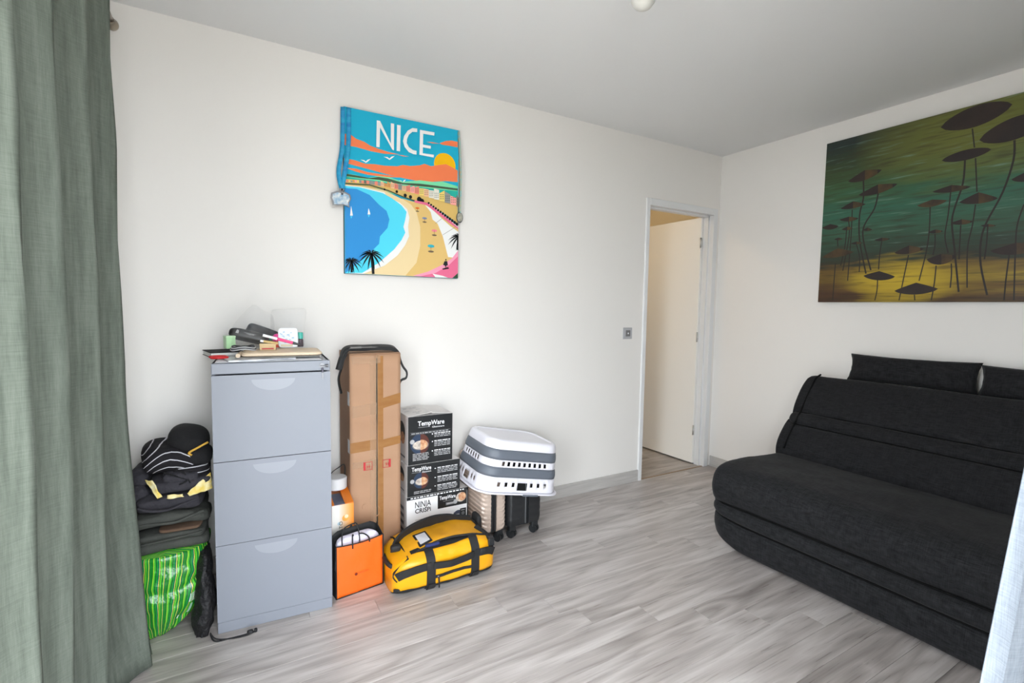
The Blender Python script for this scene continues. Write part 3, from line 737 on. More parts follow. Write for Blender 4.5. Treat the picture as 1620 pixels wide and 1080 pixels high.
# ------------------------------------------------------------------ lily pad painting
XPn = -.032
PYL, PYR, PZ0, PZ1 = -.815, -2.33, 1.344, 2.3696
def painting_mat():
    m = bpy.data.materials.new('painted_water'); m.use_nodes = True; nt = m.node_tree; b = nt.nodes['Principled BSDF']
    N = nt.nodes.new; L = nt.links.new
    tc = N('ShaderNodeTexCoord'); sp = N('ShaderNodeSeparateXYZ'); L(tc.outputs['Object'], sp.inputs[0])
    def mth(op, *a, clamp=False):
        x = N('ShaderNodeMath'); x.operation = op; x.use_clamp = clamp
        for i, q in enumerate(a):
            if isinstance(q, (int, float)): x.inputs[i].default_value = q
            else: L(q, x.inputs[i])
        return x.outputs[0]
    def nz(sc, det=4):
        mp = N('ShaderNodeMapping'); mp.inputs['Scale'].default_value = sc; mp.inputs['Rotation'].default_value = (math.radians(-3), 0, 0); L(tc.outputs['Object'], mp.inputs[0])
        n = N('ShaderNodeTexNoise'); n.inputs['Scale'].default_value = 1; n.inputs['Detail'].default_value = det; L(mp.outputs[0], n.inputs['Vector']); return n.outputs[0]
    def mix(f, a, c):
        x = N('ShaderNodeMix'); x.data_type = 'RGBA'
        if isinstance(f, (int, float)): x.inputs[0].default_value = f
        else: L(f, x.inputs[0])
        for i, q in ((6, a), (7, c)):
            if isinstance(q, tuple): x.inputs[i].default_value = q
            else: L(q, x.inputs[i])
        return x.outputs[2]
    st = nz((1, 2.2, 26)); st2 = nz((1, 5, 70)); st3 = nz((1, 1.4, 9))
    z = mth('DIVIDE', sp.outputs[2], PZ1-PZ0); y = mth('DIVIDE', sp.outputs[1], PYL-PYR)      # y: 0 left .. 1 right
    zz = mth('ADD', z, mth('MULTIPLY', mth('SUBTRACT', st, .5), .22))
    r = N('ShaderNodeValToRGB'); L(zz, r.inputs[0]); e = r.color_ramp.elements
    cols = [(0.0, (64, 40, 20)), (.07, (110, 84, 26)), (.14, (150, 126, 34)), (.20, (112, 88, 32)), (.235, (44, 46, 34)), (.30, (40, 58, 44)), (.42, (50, 88, 66)), (.55, (44, 98, 76)), (.68, (54, 90, 54)), (.8, (52, 72, 38)), (.9, (40, 55, 38)), (1.0, (26, 40, 44))]
    e[0].position, e[0].color = cols[0][0], rgb(*cols[0][1]); e[1].position, e[1].color = 1.0, rgb(*cols[-1][1])
    for q, c in cols[1:-1]: k = e.new(q); k.color = rgb(*c)
    c = r.outputs[0]
    # sunlit olive patch in the upper middle, glow over the sand
    def blob(cy, cz, ry, rz):
        d = mth('ADD', mth('POWER', mth('DIVIDE', mth('SUBTRACT', y, cy), ry), 2.0), mth('POWER', mth('DIVIDE', mth('SUBTRACT', zz, cz), rz), 2.0))
        return mth('SUBTRACT', 1.0, d, clamp=True)
    c = mix(mth('MULTIPLY', blob(.52, .92, .42, .34), .85), c, rgb(112, 114, 42))
    c = mix(mth('MULTIPLY', blob(.30, .12, .20, .16), .95), c, rgb(196, 166, 38))
    c = mix(mth('MULTIPLY', blob(.02, .06, .14, .20), .8), c, rgb(66, 36, 22))
    wr = N('ShaderNodeValToRGB'); wr.color_ramp.elements[0].position = .60; wr.color_ramp.elements[1].position = .74; L(st2, wr.inputs[0])
    c = mix(mth('MULTIPLY', wr.outputs[0], mth('MULTIPLY', .5, mth('GREATER_THAN', z, .3))), c, rgb(120, 150, 134))
    dk = N('ShaderNodeValToRGB'); dk.color_ramp.elements[0].position = .32; dk.color_ramp.elements[1].position = .48; dk.color_ramp.elements[0].color = (1, 1, 1, 1); dk.color_ramp.elements[1].color = (0, 0, 0, 1); L(st2, dk.inputs[0])
    c = mix(mth('MULTIPLY', dk.outputs[0], .55), c, rgb(50, 42, 22))
    L(c, b.inputs['Base Color']); b.inputs['Roughness'].default_value = .45
    bp = N('ShaderNodeBump'); bp.inputs['Strength'].default_value = .15; bp.inputs['Distance'].default_value = .001; L(st2, bp.inputs['Height']); L(bp.outputs[0], b.inputs['Normal'])
    return m
pt = empty('painting', (0, PYL, PZ0), label='large dark green and gold canvas painting of lily pads on thin stems', cat='painting')
pw, ph_ = PYL-PYR, PZ1-PZ0
b = B(); bx(b, (XPn, -pw, 0), (-.002, 0, ph_), .0015)
# object coordinates run 0..-pw in y: mirror through mapping in the material by using a flipped canvas frame
pm = painting_mat()
for nd in pm.node_tree.nodes:
    if nd.type == 'MATH' and nd.operation == 'DIVIDE' and nd.inputs[0].links and nd.inputs[0].links[0].from_socket.name == 'Y': nd.inputs[1].default_value *= -1
mk('canvas', b, pm, pt)
pa = Art((XPn-.0003, 0, 0), (0, -1, 0), (0, 0, 1), (-1, 0, 0))
def r6(x, y):
    p = PX(1280+x/3.0, 140+y/3.0, XPn); return (min(max(PYL-p.y, .001), pw-.001), min(max(p.z-PZ0, .001), ph_-.001))
PADM = mat('pad_brown', rgb(34, 26, 25), .6, var=(8, rgb(50, 37, 31), (1, 1, 1)))
PAD2 = mat('pad_gold', rgb(86, 64, 34), .6, var=(14, rgb(48, 37, 28), (1, 1, 1)))
STEM = plain(40, 34, 28, .6)
stems = [[(775, 190), (785, 280)], [(790, 330), (797, 490)], [(790, 550), (775, 650), (752, 760), (750, 945)], [(975, 245), (970, 340), (920, 490), (840, 640), (815, 730), (815, 840), (845, 980)],
 [(740, 340), (730, 450), (690, 570), (678, 640), (690, 760), (710, 965)], [(672, 492), (660, 600), (645, 700), (660, 780)], [(575, 560), (570, 680), (555, 780), (522, 912)], [(598, 690), (598, 740), (588, 790)],
 [(720, 648), (715, 740), (712, 810)], [(848, 655), (842, 740), (832, 810)], [(1020, 550), (990, 640), (980, 740), (972, 1005)], [(950, 790), (935, 900), (925, 1005)], [(675, 830), (676, 880), (670, 945)], [(603, 840), (595, 920), (580, 1005)],
 [(472, 790), (455, 870), (427, 1005)], [(325, 908), (322, 960), (312, 1005)], [(500, 978), (502, 1005)], [(258, 435), (258, 520), (240, 600), (240, 720), (270, 878)], [(328, 498), (310, 570), (262, 650), (258, 720), (293, 862)],
 [(205, 575), (200, 690), (183, 912)], [(188, 630), (190, 700), (160, 865)], [(345, 725), (335, 790), (330, 858)], [(135, 720), (137, 750)], [(125, 830), (118, 920), (112, 1005)], [(178, 672), (170, 750), (150, 840)], [(225, 740), (240, 800), (238, 870)]]
for s_ in stems:
    P_ = smooth_path([(x, y, 0) for x, y in s_], 4); pa.line([r6(q.x, q.y) for q in P_], .0085 if len(s_) > 4 else .006, STEM, layer=1)
pads = [(185, 440, 345, 385, 26, 22), (235, 505, 420, 452, 24, 20), (150, 570, 268, 548, 24, 10), (145, 622, 235, 615, 11, 12), (155, 668, 208, 662, 10, 7), (255, 670, 300, 668, 9, 7), (62, 660, 140, 652, 13, 13), (120, 715, 160, 713, 7, 6),
 (198, 735, 255, 732, 8, 6), (310, 718, 385, 712, 8, 9), (62, 800, 212, 775, 30, 12), (405, 780, 545, 760, 26, 14), (258, 888, 408, 892, 24, 20), (405, 960, 612, 950, 34, 22), (558, 810, 698, 792, 16, 34), (513, 555, 655, 530, 16, 18),
 (565, 682, 636, 676, 11, 8), (585, 490, 768, 465, 20, 14), (672, 638, 778, 630, 14, 12), (712, 540, 897, 520, 38, 16), (815, 650, 888, 650, 8, 7), (630, 342, 865, 288, 25, 24), (625, 185, 965, 75, 50, 50), (808, 245, 1160, 128, 54, 54), (960, 432, 1090, 415, 26, 18), (860, 770, 1110, 745, 26, 30)]
for i, (xl, yl, xr, yr, hp, dp) in enumerate(pads):
    n = 16; up_, dn_ = [], []
    big = i in (21, 22, 23)
    for k in range(n+1):
        f = k/n; x = xl+(xr-xl)*f; y = yl+(yr-yl)*f
        g = math.sin(math.pi*f)**.62 if big else (1-abs(2*f-1))**.85
        up_.append(r6(x, y-hp*g)); dn_.append(r6(x, y+dp*math.sin(math.pi*f)**.62))
    pa.poly(up_ + dn_[::-1][1:-1], PAD2 if i in (10, 15) else PADM, layer=2+i % 3)
    if not big and i not in (12, 13, 6):
        pa.poly([up_[n//2], up_[n//2+3], up_[n-2], dn_[n-2], dn_[n//2+2], dn_[n//2]], PAD2, layer=5+i % 3)
# the part beyond the frame edge
def q6(y, z): return (y, z)
for cy, cz, ry, rz in ((1.22, .62, .13, .028), (1.38, .78, .10, .024), (1.12, .33, .09, .02), (1.32, .25, .08, .02)):
    pa.ell(cy, cz, ry, rz, PADM, layer=2, a=.06)
    pa.line([(cy, cz), (cy-.02, cz*.6), (cy+.01, .03)], .008, STEM, layer=1)
pa.done('painted_lily_pads', pt)

# ------------------------------------------------------------------ tall carton with a strap over it
def kraft(name, c0, c1):
    return mat(name, c0, .7, bump=(40, .12, .002), var=(3, c1, (1, 1, 2)), spec=.25)
M_kraft = kraft('kraft_board', rgb(168, 130, 102), rgb(179, 142, 114))
M_tape = mat('brown_tape', rgb(150, 103, 58), .25, var=(20, rgb(160, 114, 68), (1, 1, 3)))
M_clear = mat('clear_tape', rgb(214, 178, 146), .12, alpha=.22, spec=.9)
M_red = plain(188, 44, 52, .6)
M_paper = plain(236, 236, 234, .6)
ct = empty('tall_carton', (-2.822, -.165, 0), label='tall brown cardboard carton taped along its open front seam', cat='box')
X0, X1, Y0, Y1, CH = -.122, .120, -.121, .122, 1.045
b = B(); bx(b, (X0, Y0+.006, 0), (X1, Y1, CH), .002); mk('body', b, M_kraft, ct)
def flapm(x0, x1, seed):
    bm = B(); rings = []
    for i in range(25):
        z = .004 + (CH-.006)*i/24; ring = []
        for j in range(7):
            x = x0 + (x1-x0)*j/6
            if abs(x-.004) < .03: x += .004*noise.noise(V((z*4, seed, 0)))
            ring.append(V((x, Y0 + .003*noise.noise(V((x*9, z*5, seed))) - .001, z)))
        rings.append(ring)
    loft(bm, rings, close=False)
    return bm
for (a, c_, sd) in ((X0, .001, 1), (.007, X1, 5)):
    o = mk('flap', flapm(a, c_, sd), M_kraft, ct, True); md = o.modifiers.new('t', 'SOLIDIFY'); md.thickness = .004; md.offset = 0
b = B(); bx(b, (.0, Y0+.003, .02), (.008, Y0+.0055, CH-.02)); mk('seam_gap', b, mat('gap_green', rgb(30, 42, 34), .6), ct)
def tape(x0, x1, z0, z1, m, nm='tape', sk=0, dy=.0052):
    bm = B(); n = 12; r = []
    for i in range(n+1):
        f = i/n; x = x0+(x1-x0)*f
        r.append([V((x, Y0-dy, z0+sk*f)), V((x, Y0-dy, z1+sk*f))])
    loft(bm, r, close=False); o = mk(nm, bm, m, ct); md = o.modifiers.new('t', 'SOLIDIFY'); md.thickness = .0004
tape(.008, .034, .02, CH-.01, M_tape)
tape(X0, .0, .575, .625, M_tape, sk=.006); tape(.034, X1, .585, .625, M_tape, sk=.012, dy=.0048); tape(.034, X1, .78, .83, M_tape, sk=.02, dy=.0048)
tape(-.03, .0, .03, CH-.03, M_clear, 'clear_tape', dy=.0062); tape(X0+.01, .002, .745, .80, M_clear, 'clear_tape', sk=.01, dy=.0066); tape(X0+.008, .02, 1.0, 1.035, M_clear, 'clear_tape', dy=.0066); tape(X0+.01, .0, .50, .53, M_clear, 'clear_tape', sk=.004, dy=.0066)
b = B(); bx(b, (X0, Y0, CH), (X1, Y1, CH+.003), .001); mk('top_flap', b, M_kraft, ct)
for z in (.60, .83):
    b = B(); bx(b, (X0-.0008, Y0+.012, z-.03), (X0, Y0+.05, z+.035)); mk('label', b, M_paper, ct)
for x0, x1, bar in ((-.062, -.020, 0), (.030, .070, 1)):
    ra = Art((0, Y0-.0070, 0), (1, 0, 0), (0, 0, 1), (0, -1, 0))
    z0, z1 = .485, .525
    for q in ((x0, z0, x1, z0+.002), (x0, z1-.002, x1, z1), (x0, z0, x0+.002, z1), (x1-.002, z0, x1, z1)): ra.rect(*q, M_red, layer=1)
    ra.rect(x0 if not bar else x1-.010, z0, x0+.010 if not bar else x1, z1, M_red, layer=2)
    for xx in (x0+.016, x0+.026): ra.line([(xx, z0+.008), (xx+.004, z0+.018), (xx, z0+.026)], .002, M_red, layer=2); ra.line([(xx-.003, z0+.020), (xx+.006, z0+.014)], .002, M_red, layer=2)
    ra.done('red_handling_mark', ct)
for x, z, r in ((-.055, .305, .014), (-.012, .275, .03)):
    b = B(); tube(b, [(x + r*math.cos(t), Y0-.003, z + r*math.sin(t)) for t in ([math.radians(a) for a in ((60, 110, 160, 210) if r < .02 else (-70, -30, 20, 50))])], .0025, 6); mk('dent', b, M_kraft, ct, True)
M_web = mat('black_webbing', (.012, .012, .013, 1), .7, bump=(500, .3, .001))
M_webg = mat('grey_webbing_edge', rgb(120, 118, 116), .6)
st = empty('shoulder_strap', (-2.822, -.165, CH+.004), label='black padded shoulder strap draped over the top of the tall carton', cat='strap')
b = B(); strap(b, [(-.165, -.085, -.075), (-.145, -.075, -.02), (-.115, -.055, .018), (-.03, -.04, .020), (.05, -.045, .021), (.105, -.05, .014), (.128, -.05, -.012)], (.1, 1, .12), .060, .019, k=8); mk('pad', b, M_web, st, 'auto')
b = B(); tube(b, [(-.150, -.104, -.03), (-.118, -.085, .020), (-.03, -.070, .024), (.05, -.072, .024)], .0028, 6); mk('piping', b, M_webg, st, True)
b = B(); strap(b, [(-.118, -.096, .018), (-.142, -.102, -.005), (-.152, -.105, -.055), (-.168, -.11, -.105), (-.168, -.112, -.14), (-.158, -.112, -.185)], (.5, 1, 0), .018, .006); mk('webbing', b, M_web, st)
b = B(); strap(b, [(.128, -.075, -.008), (.132, -.08, -.04), (.146, -.08, -.075), (.166, -.078, -.105), (.164, -.075, -.135), (.138, -.07, -.15), (.128, -.065, -.20), (.128, -.06, -.29)], (.35, 1, 0), .026, .009); mk('webbing', b, M_web, st)
b = B(); bx(b, (-.112, -.098, .022), (-.06, -.082, .030), .002); mk('buckle', b, M_webg, st)

# ------------------------------------------------------------------ kitchen ware boxes
M_boxg = mat('box_grey_board', rgb(226, 222, 220), .6)
M_bk = mat('box_black_print', rgb(34, 36, 38), .35)
M_bw = plain(240, 240, 242, .5); M_gy = plain(176, 176, 178, .5); M_gy2 = plain(116, 118, 120, .5)
M_food1 = mat('print_food_warm', rgb(176, 96, 56), .5, var=(60, rgb(226, 190, 150), (1, 1, 1)))
M_food2 = mat('print_food_pale', rgb(150, 140, 134), .5, var=(60, rgb(232, 220, 206), (1, 1, 1)))
M_glowb = plain(40, 58, 84, .5); M_glowr = plain(88, 44, 34, .5)
def tempware(a, w, h, big):
    a.rect(0, 0, w, h, M_bk, layer=1)
    if big:
        a.text('TempWare', w*.21, h*.80, h*.095, M_bw, 4, w*.60, .018)
        a.line([(w*.22, h*.765), (w*.48, h*.765)], .0016, M_gy, 4)
        a.text('Glassware', w*.53, h*.735, h*.035, M_bw, 4, w*.28, .01)
        for q in ((.05, .665, .95, .672), (.05, .622, .95, .628)): a.rect(w*q[0], h*q[1], w*q[2], h*q[3], M_gy2, 4)
        random.seed(2); x = .07
        while x < .9:
            l = random.uniform(.03, .08); a.rect(w*x, h*.638, w*(x+l), h*.655, M_gy, 4); x += l+.018
        cx, cy, R = w*.27, h*.40, w*.17; rows = ((.60, 3), (.44, 4), (.24, 4)); tx = .58; bl = ((.10, .15, 5),)
        badge = (w*.09, h*.48, w*.05)
    else:
        a.text('TempWare', w*.08, h*.80, h*.13, M_bw, 4, w*.36, .018)
        a.line([(w*.08, h*.755), (w*.24, h*.755)], .0014, M_gy, 4); a.text('Glassware', w*.27, h*.725, h*.045, M_bw, 4, w*.17, .01)
        cx, cy, R = w*.26, h*.45, w*.115; rows = ((.80, 4), (.50, 4), (.22, 4)); tx = .56; bl = ((.12, .06, 4),)
        badge = (w*.09, h*.48, w*.038)
    a.ell(cx-R*.15, cy+R*.15, R*1.15, R*1.25, M_glowb, 2, 28)
    a.poly([(cx, cy-R*1.2)] + [(cx+R*1.15*math.cos(t), cy+R*.1+R*1.3*math.sin(t)) for t in [-1.4+2.8*i/12 for i in range(13)]] + [(cx, cy+R*1.35)], M_glowr, 3)
    a.ell(cx, cy-R*.05, R*1.08, R*.60, M_gy2, 4, 24); a.ell(cx, cy, R*.96, R*.56, M_food2, 5, 24)
    a.poly([(cx+R*.96*math.cos(t), cy+R*.66*math.sin(t)) for t in [-1.57+3.14*i/12 for i in range(13)]], M_food1, 6)
    a.ell(*badge[:2], badge[2], badge[2], M_gy, 5, 18)
    random.seed(7)
    for rz, nl in rows:
        a.rect(w*(tx-.055), h*(rz-.012), w*(tx-.03), h*(rz+.012), M_bw, 4)
        for k in range(nl):
            x = tx; zz = rz - k*(.035 if big else .052)
            while x < .93:
                l = random.uniform(.04, .13); a.rect(w*x, h*zz, w*min(x+l, .95), h*(zz+(.018 if big else .026)), M_gy if k else M_bw, 4); x += l+.015
    for bx_, bz, nl in bl:
        for k in range(nl):
            x = bx_; zz = bz + .06 - k*(.032 if big else .05)
            if zz < .02: continue
            while x < .44:
                l = random.uniform(.04, .12); a.rect(w*x, h*zz, w*min(x+l, .46), h*(zz+(.017 if big else .025)), M_gy, 4); x += l+.015
def side_art(root, x, y0, y1, h, dark=True):
    a = Art((x, 0, 0), (0, -1, 0), (0, 0, 1), (-1, 0, 0))
    dp = y1-y0
    if dark:
        a.ell(-(y0+dp*.45), h*.62, dp*.26, h*.22, M_bk, 1, 20); a.ell(-(y0+dp*.38), h*.5, dp*.16, h*.13, M_food1, 2, 16); a.rect(-(y0+dp*.8), h*.1, -(y0+dp*.2), h*.14, M_gy2, 1)
    else:
        for k in range(5): a.rect(-(y0+dp*.85), h*(.2+.13*k), -(y0+dp*.2), h*(.26+.13*k), M_gy2, 1)
    a.done('side_print', root)
YB = -.25; BD = .232
# top box, flaps not quite shut
bt = empty('glassware_box', (-2.650, YB, .462), label='black glassware box with half open top flaps, topmost of the stacked boxes', cat='box', group='stacked kitchen boxes')
w, h = .243, .252
b = B(); bx(b, (0, .001, 0), (w, BD, h-.002), .0015); mk('carton', b, M_boxg, bt)
a = Art((0, .0005, 0), (1, 0, 0), (0, 0, 1), (0, -1, 0)); tempware(a, w, h-.002, True); a.done('front_print', bt, label='black printed front reading TempWare with a bowl of food')
side_art(bt, -.0006, .005, BD-.005, h)
for x0, x1, t0, t1 in ((0, .128, .0, .013), (w, .128, .0, .008)):
    b = B(); sg = 1 if x1 > x0 else -1
    vs = [(x0, .0, h-.002), (x1, .0, h+t1), (x1, BD, h+t1*.6), (x0, BD, h-.002)]
    loft(b, [[V(q) for q in vs], [V((q[0], q[1], q[2]+.002)) for q in vs]]); mk('top_flap', b, M_boxg, bt)
ta = Art((0, 0, h), (1, 0, 0), (0, 1, 0), (0, 0, 1))
random.seed(5)
for i in range(14):
    x = random.uniform(.015, .085); y = random.uniform(.03, .2); z_ = x/.128*.015
    q = [(x, y), (x+random.uniform(.015, .03), y), (x+.02, y+.008), (x, y+.008)]
    for p_ in (q,):
        try: f = ta.bm.faces.new([ta.bm.verts.new(V((u_, v_, h+.0012+u_/.128*(.013-.005*v_/BD)))) for u_, v_ in p_]); f.material_index = ta.idx(M_gy)
        except ValueError: pass
ta.done('flap_print', bt, kind='stuff')
# middle box
bmid = empty('glassware_box', (-2.655, YB-.003, .297), label='black glassware box with clear taped front, middle one of the stacked boxes', cat='box', group='stacked kitchen boxes')
w, h = .292, .163
b = B(); bx(b, (0, .001, 0), (w, BD+.003, h), .0015); mk('carton', b, M_boxg, bmid)
a = Art((0, .0005, 0), (1, 0, 0), (0, 0, 1), (0, -1, 0)); tempware(a, w, h, False); a.done('front_print', bmid, label='black printed front reading TempWare')
side_art(bmid, -.0006, .005, BD, h)
# bottom box
bb = empty('air_fryer_box', (-2.658, YB-.005, 0), label='white NINJA CRISPI appliance box, bottom one of the stacked boxes', cat='box', group='stacked kitchen boxes')
w, h = .345, .296
b = B(); bx(b, (0, .001, 0), (w, BD+.005, h), .0015); mk('carton', b, M_boxg, bb)
a = Art((0, .0005, 0), (1, 0, 0), (0, 0, 1), (0, -1, 0))
a.rect(0, 0, w, h, M_bw, layer=1); a.rect(0, h-.016, w, h, M_bk, layer=2); a.rect(0, 0, w, .018, M_bk, layer=2); a.rect(w-.007, 0, w, h, M_bk, layer=2)
random.seed(9); x = .02
while x < w-.03:
    l = random.uniform(.006, .02); a.rect(x, h-.0115, x+l, h-.005, M_bw, 3); x += l+.006
M_ink = plain(24, 24, 28, .5)
a.text('NINJA', .044, h-.062, .032, M_ink, 3, .086, .010); a.text('CRISPi', .044, h-.091, .0235, M_ink, 3, .086, .022)
a.rect(.168, h-0.0900, w-.008, h-0.0140, M_bk, 3); a.text('TempWare', .178, h-0.0440, .020, M_bw, 5, .092, .018)
a.rect(.198, h-0.0560, .275, h-0.0525, M_gy2, 5); a.rect(.214, h-0.0790, .268, h-0.0640, M_gy2, 5); a.rect(.219, h-0.0750, .263, h-0.0680, M_gy, 6)
a.ell(w-.043, h-0.0480, .030, .026, M_food2, 5, 20); a.ell(w-.036, h-0.0460, .022, .023, M_food1, 6, 20); a.ell(w-.076, h-0.0680, .012, .012, M_gy, 6, 16)
M_app = plain(88, 98, 118, .4)
a.poly([(w-.085, h-0.1280), (w-.040, h-0.1180), (w-.030, h-0.1330), (w-.038, h-0.1680), (w-.070, h-0.1730), (w-.088, h-0.1480)], M_app, 3); a.ell(w-.058, h-0.1380, .026, .02, plain(70, 78, 98, .4), 4, 18); a.rect(w-.070, h-0.1440, w-.052, h-0.1380, M_gy, 5)
a.rect(w-.048, h-0.1560, w-.012, h-0.1120, M_bk, 5); a.ell(w-.030, h-0.1400, .010, .010, M_gy2, 6, 14); a.rect(w-.042, h-0.1240, w-.020, h-0.1200, M_gy, 6); a.ell(w-.055, h-0.1930, .036, .018, M_app, 3, 18); a.rect(.045, h-0.1280, .12, h-0.1250, M_gy, 3)
a.done('front_print', bb, label='white printed front reading NINJA CRISPi'); side_art(bb, -.0006, .005, BD+.003, h, False)

# ------------------------------------------------------------------ orange coffee box with a white pot lid
ob = empty('coffee_box', (-3.042, -.36, 0), label='orange and white coffee product box standing between cabinet and tall carton', cat='box')
w, h, dd = .097, .365, .24
M_or = mat('orange_print', rgb(240, 132, 38), .4)
b = B(); bx(b, (0, .001, 0), (w, dd, h), .0015); mk('carton', b, M_or, ob)
a = Art((0, .0005, 0), (1, 0, 0), (0, 0, 1), (0, -1, 0))
def grad(c, d, t): return plain(*[int(c[i]+(d[i]-c[i])*t) for i in range(3)], .45)
for k in range(12):
    t = k/11; a.rect(w*(.28+.06*k), 0, w*min(1, .34+.06*k), h, grad((246, 240, 234), (242, 140, 44), t), layer=1)
a.rect(0, 0, w*.28, h, plain(246, 240, 234, .45), layer=1)
a.ell(w*.62, h*.82, w*.16, w*.15, plain(246, 176, 80, .4), 2); a.ell(w*.66, h*.84, w*.09, w*.09, plain(252, 226, 190, .4), 3)
a.poly([(w*.35, h*.52), (w*.62, h*.54), (w*.82, h*.58), (w*.86, h*.66), (w*.6, h*.68), (w*.35, h*.66)], plain(236, 226, 222, .4), 2); a.poly([(w*.35, h*.53), (w*.60, h*.55), (w*.55, h*.62), (w*.35, h*.63)], plain(176, 92, 58, .4), 3); a.poly([(w*.70, h*.66), (w*.92, h*.74), (w*.94, h*.66), (w*.85, h*.62)], plain(70, 70, 80, .4), 3)
a.ell(w*.33, h*.76, w*.08, w*.08, plain(196, 216, 226, .4), 2); a.rect(0, h*.28, w*.12, h*.36, plain(50, 46, 56, .4), 2); a.rect(w*.02, h*.30, w*.09, h*.34, plain(220, 216, 220, .4), 3)
a.done('front_print', ob)
a = Art((w*.48, 0, .212), (0, 0, 1), (-1, 0, 0), (0, -1, 0)); a.text('HIATO', 0, 0, .015, plain(58, 50, 46, .5), 4, .075); a.done('lettering', ob)
b = B(); bx(b, (0, .003, h), (w*.62, dd*.6, h+.002)); mk('window', b, plain(96, 104, 128, .3), ob)
for lo, hi in (((.002, .002), (w*.12, dd)), ((w*.6, .002), (w, dd))):
    b = B(); vs = [(lo[0], lo[1], h), (hi[0], lo[1], h+.002), (hi[0], hi[1], h+.044), (lo[0], hi[1], h+.044)]
    loft(b, [[V(q) for q in vs], [V((q[0], q[1], q[2]+.002)) for q in vs]]); mk('top_flap', b, M_or, ob)
pl = empty('white_canister', (-2.995, -.225, h+.034), label='round white lidded canister standing on the orange coffee box', cat='canister')
M_pl = mat('white_plastic', rgb(232, 232, 234), .35)
b = B(); lathe(b, [(.001, 0), (.044, 0), (.047, .004), (.047, .050), (.043, .054), (.001, .054)], n=36); mk('lid', b, M_pl, pl, 'auto')
b = B(); tube(b, [(-.03, .02, .057), (-.012, .03, .072), (.015, .035, .086), (.044, .04, .094), (.046, .044, .02)], .0024, 8)
mk('cable', b, M_web, pl, True)

# ------------------------------------------------------------------ orange carrier bag
og = empty('shopping_bag', (-2.948, -.455, 0), math.radians(9), 'flat orange shopping bag with black trim and cord handles in front of boxes', 'bag')
w = .215
M_ob = mat('orange_nonwoven', rgb(236, 102, 20), .55, bump=(20, .25, .01))
M_lilac = mat('tissue_paper', rgb(226, 222, 240), .6, bump=(30, .8, .01))
def bagpanel(y, z1f, bul, m, nm, parent, inset=0):
    bm = B(); r = []
    for i in range(15):
        u = i/14; row = []
        for j in range(15):
            v = j/14; z = z1f(u)*v
            row.append(V((-w/2+inset+(w-2*inset)*u, y - bul*math.sin(math.pi*u)*math.sin(math.pi*min(1, v*.9)) + .003*noise.noise(V((u*4, v*4, y*9))), z)))
        r.append(row)
    loft(bm, r, close=False); o = mk(nm, bm, m, parent, True); md = o.modifiers.new('t', 'SOLIDIFY'); md.thickness = .0012
    return o
bagpanel(-.025, lambda u: .236-.006*math.sin(math.pi*u), .006, M_ob, 'front_panel', og)
bagpanel(.045, lambda u: .272 - .02*max(0, abs(u-.5)-.38)/.12 + .008*u, -.004, M_web, 'back_panel', og)
for x in (-w/2, w/2):
    b = B(); loft(b, [[V((x, -.025, 0)), V((x, .045, 0))], [V((x*.98, .0, .13)), V((x*.98, .04, .13))], [V((x, -.025, .236)), V((x, .045, .268))]], close=False); o = mk('side_panel', b, M_web, og); md = o.modifiers.new('t', 'SOLIDIFY'); md.thickness = .0012
b = B(); bx(b, (-w/2, -.025, 0), (w/2, .045, .002)); mk('bottom_panel', b, M_web, og)
b = B()
tube(b, [(-w/2, -.0265, .003), (-w/2, -.0265, .236)], .0032, 6, 1); tube(b, [(w/2, -.0265, .003), (w/2, -.0265, .236)], .0026, 6, 1); tube(b, [(-w/2, -.0265, .002), (w/2, -.0265, .002)], .0022, 6, 1)
tube(b, [(-w/2, -.026, .236), (-w/4, -.031, .232), (0, -.033, .23), (w/4, -.031, .232), (w/2, -.026, .236)], .0026, 6); mk('trim', b, M_web, og, True)
b = B(); tube(b, [(-.035, -.030, .210), (-.036, -.030, .245), (-.028, -.01, .262), (-.02, .004, .25), (-.026, .012, .225)], .003, 6); tube(b, [(.042, -.030, .220), (.036, -.030, .245), (.018, -.012, .258), (.004, .004, .25), (0, .01, .225)], .003, 6); mk('handle', b, M_web, og, True)
b = B(); tube(b, [(-.075, -.012, .22), (-.074, -.008, .27), (-.060, .0, .298), (-.02, .005, .306), (.0, .008, .296), (.002, -.012, .25), (.0, -.018, .22)], .0028, 6); mk('handle', b, M_web, og, True)
b = B(); slab(b, (0, .012, .17), (w*.92, .045, .17), .4, .4, .012, 16, 3); mk('tissue', b, M_lilac, og, True)
a = Art((0, -.0345, 0), (1, 0, 0), (0, 0, 1), (0, -1, 0)); a.ell(-.022, .092, .0065, .0065, plain(120, 40, 20, .5), 1); a.rect(-.012, .090, .035, .0955, plain(226, 92, 24, .5), 1)
a.done('printed_mark', og)

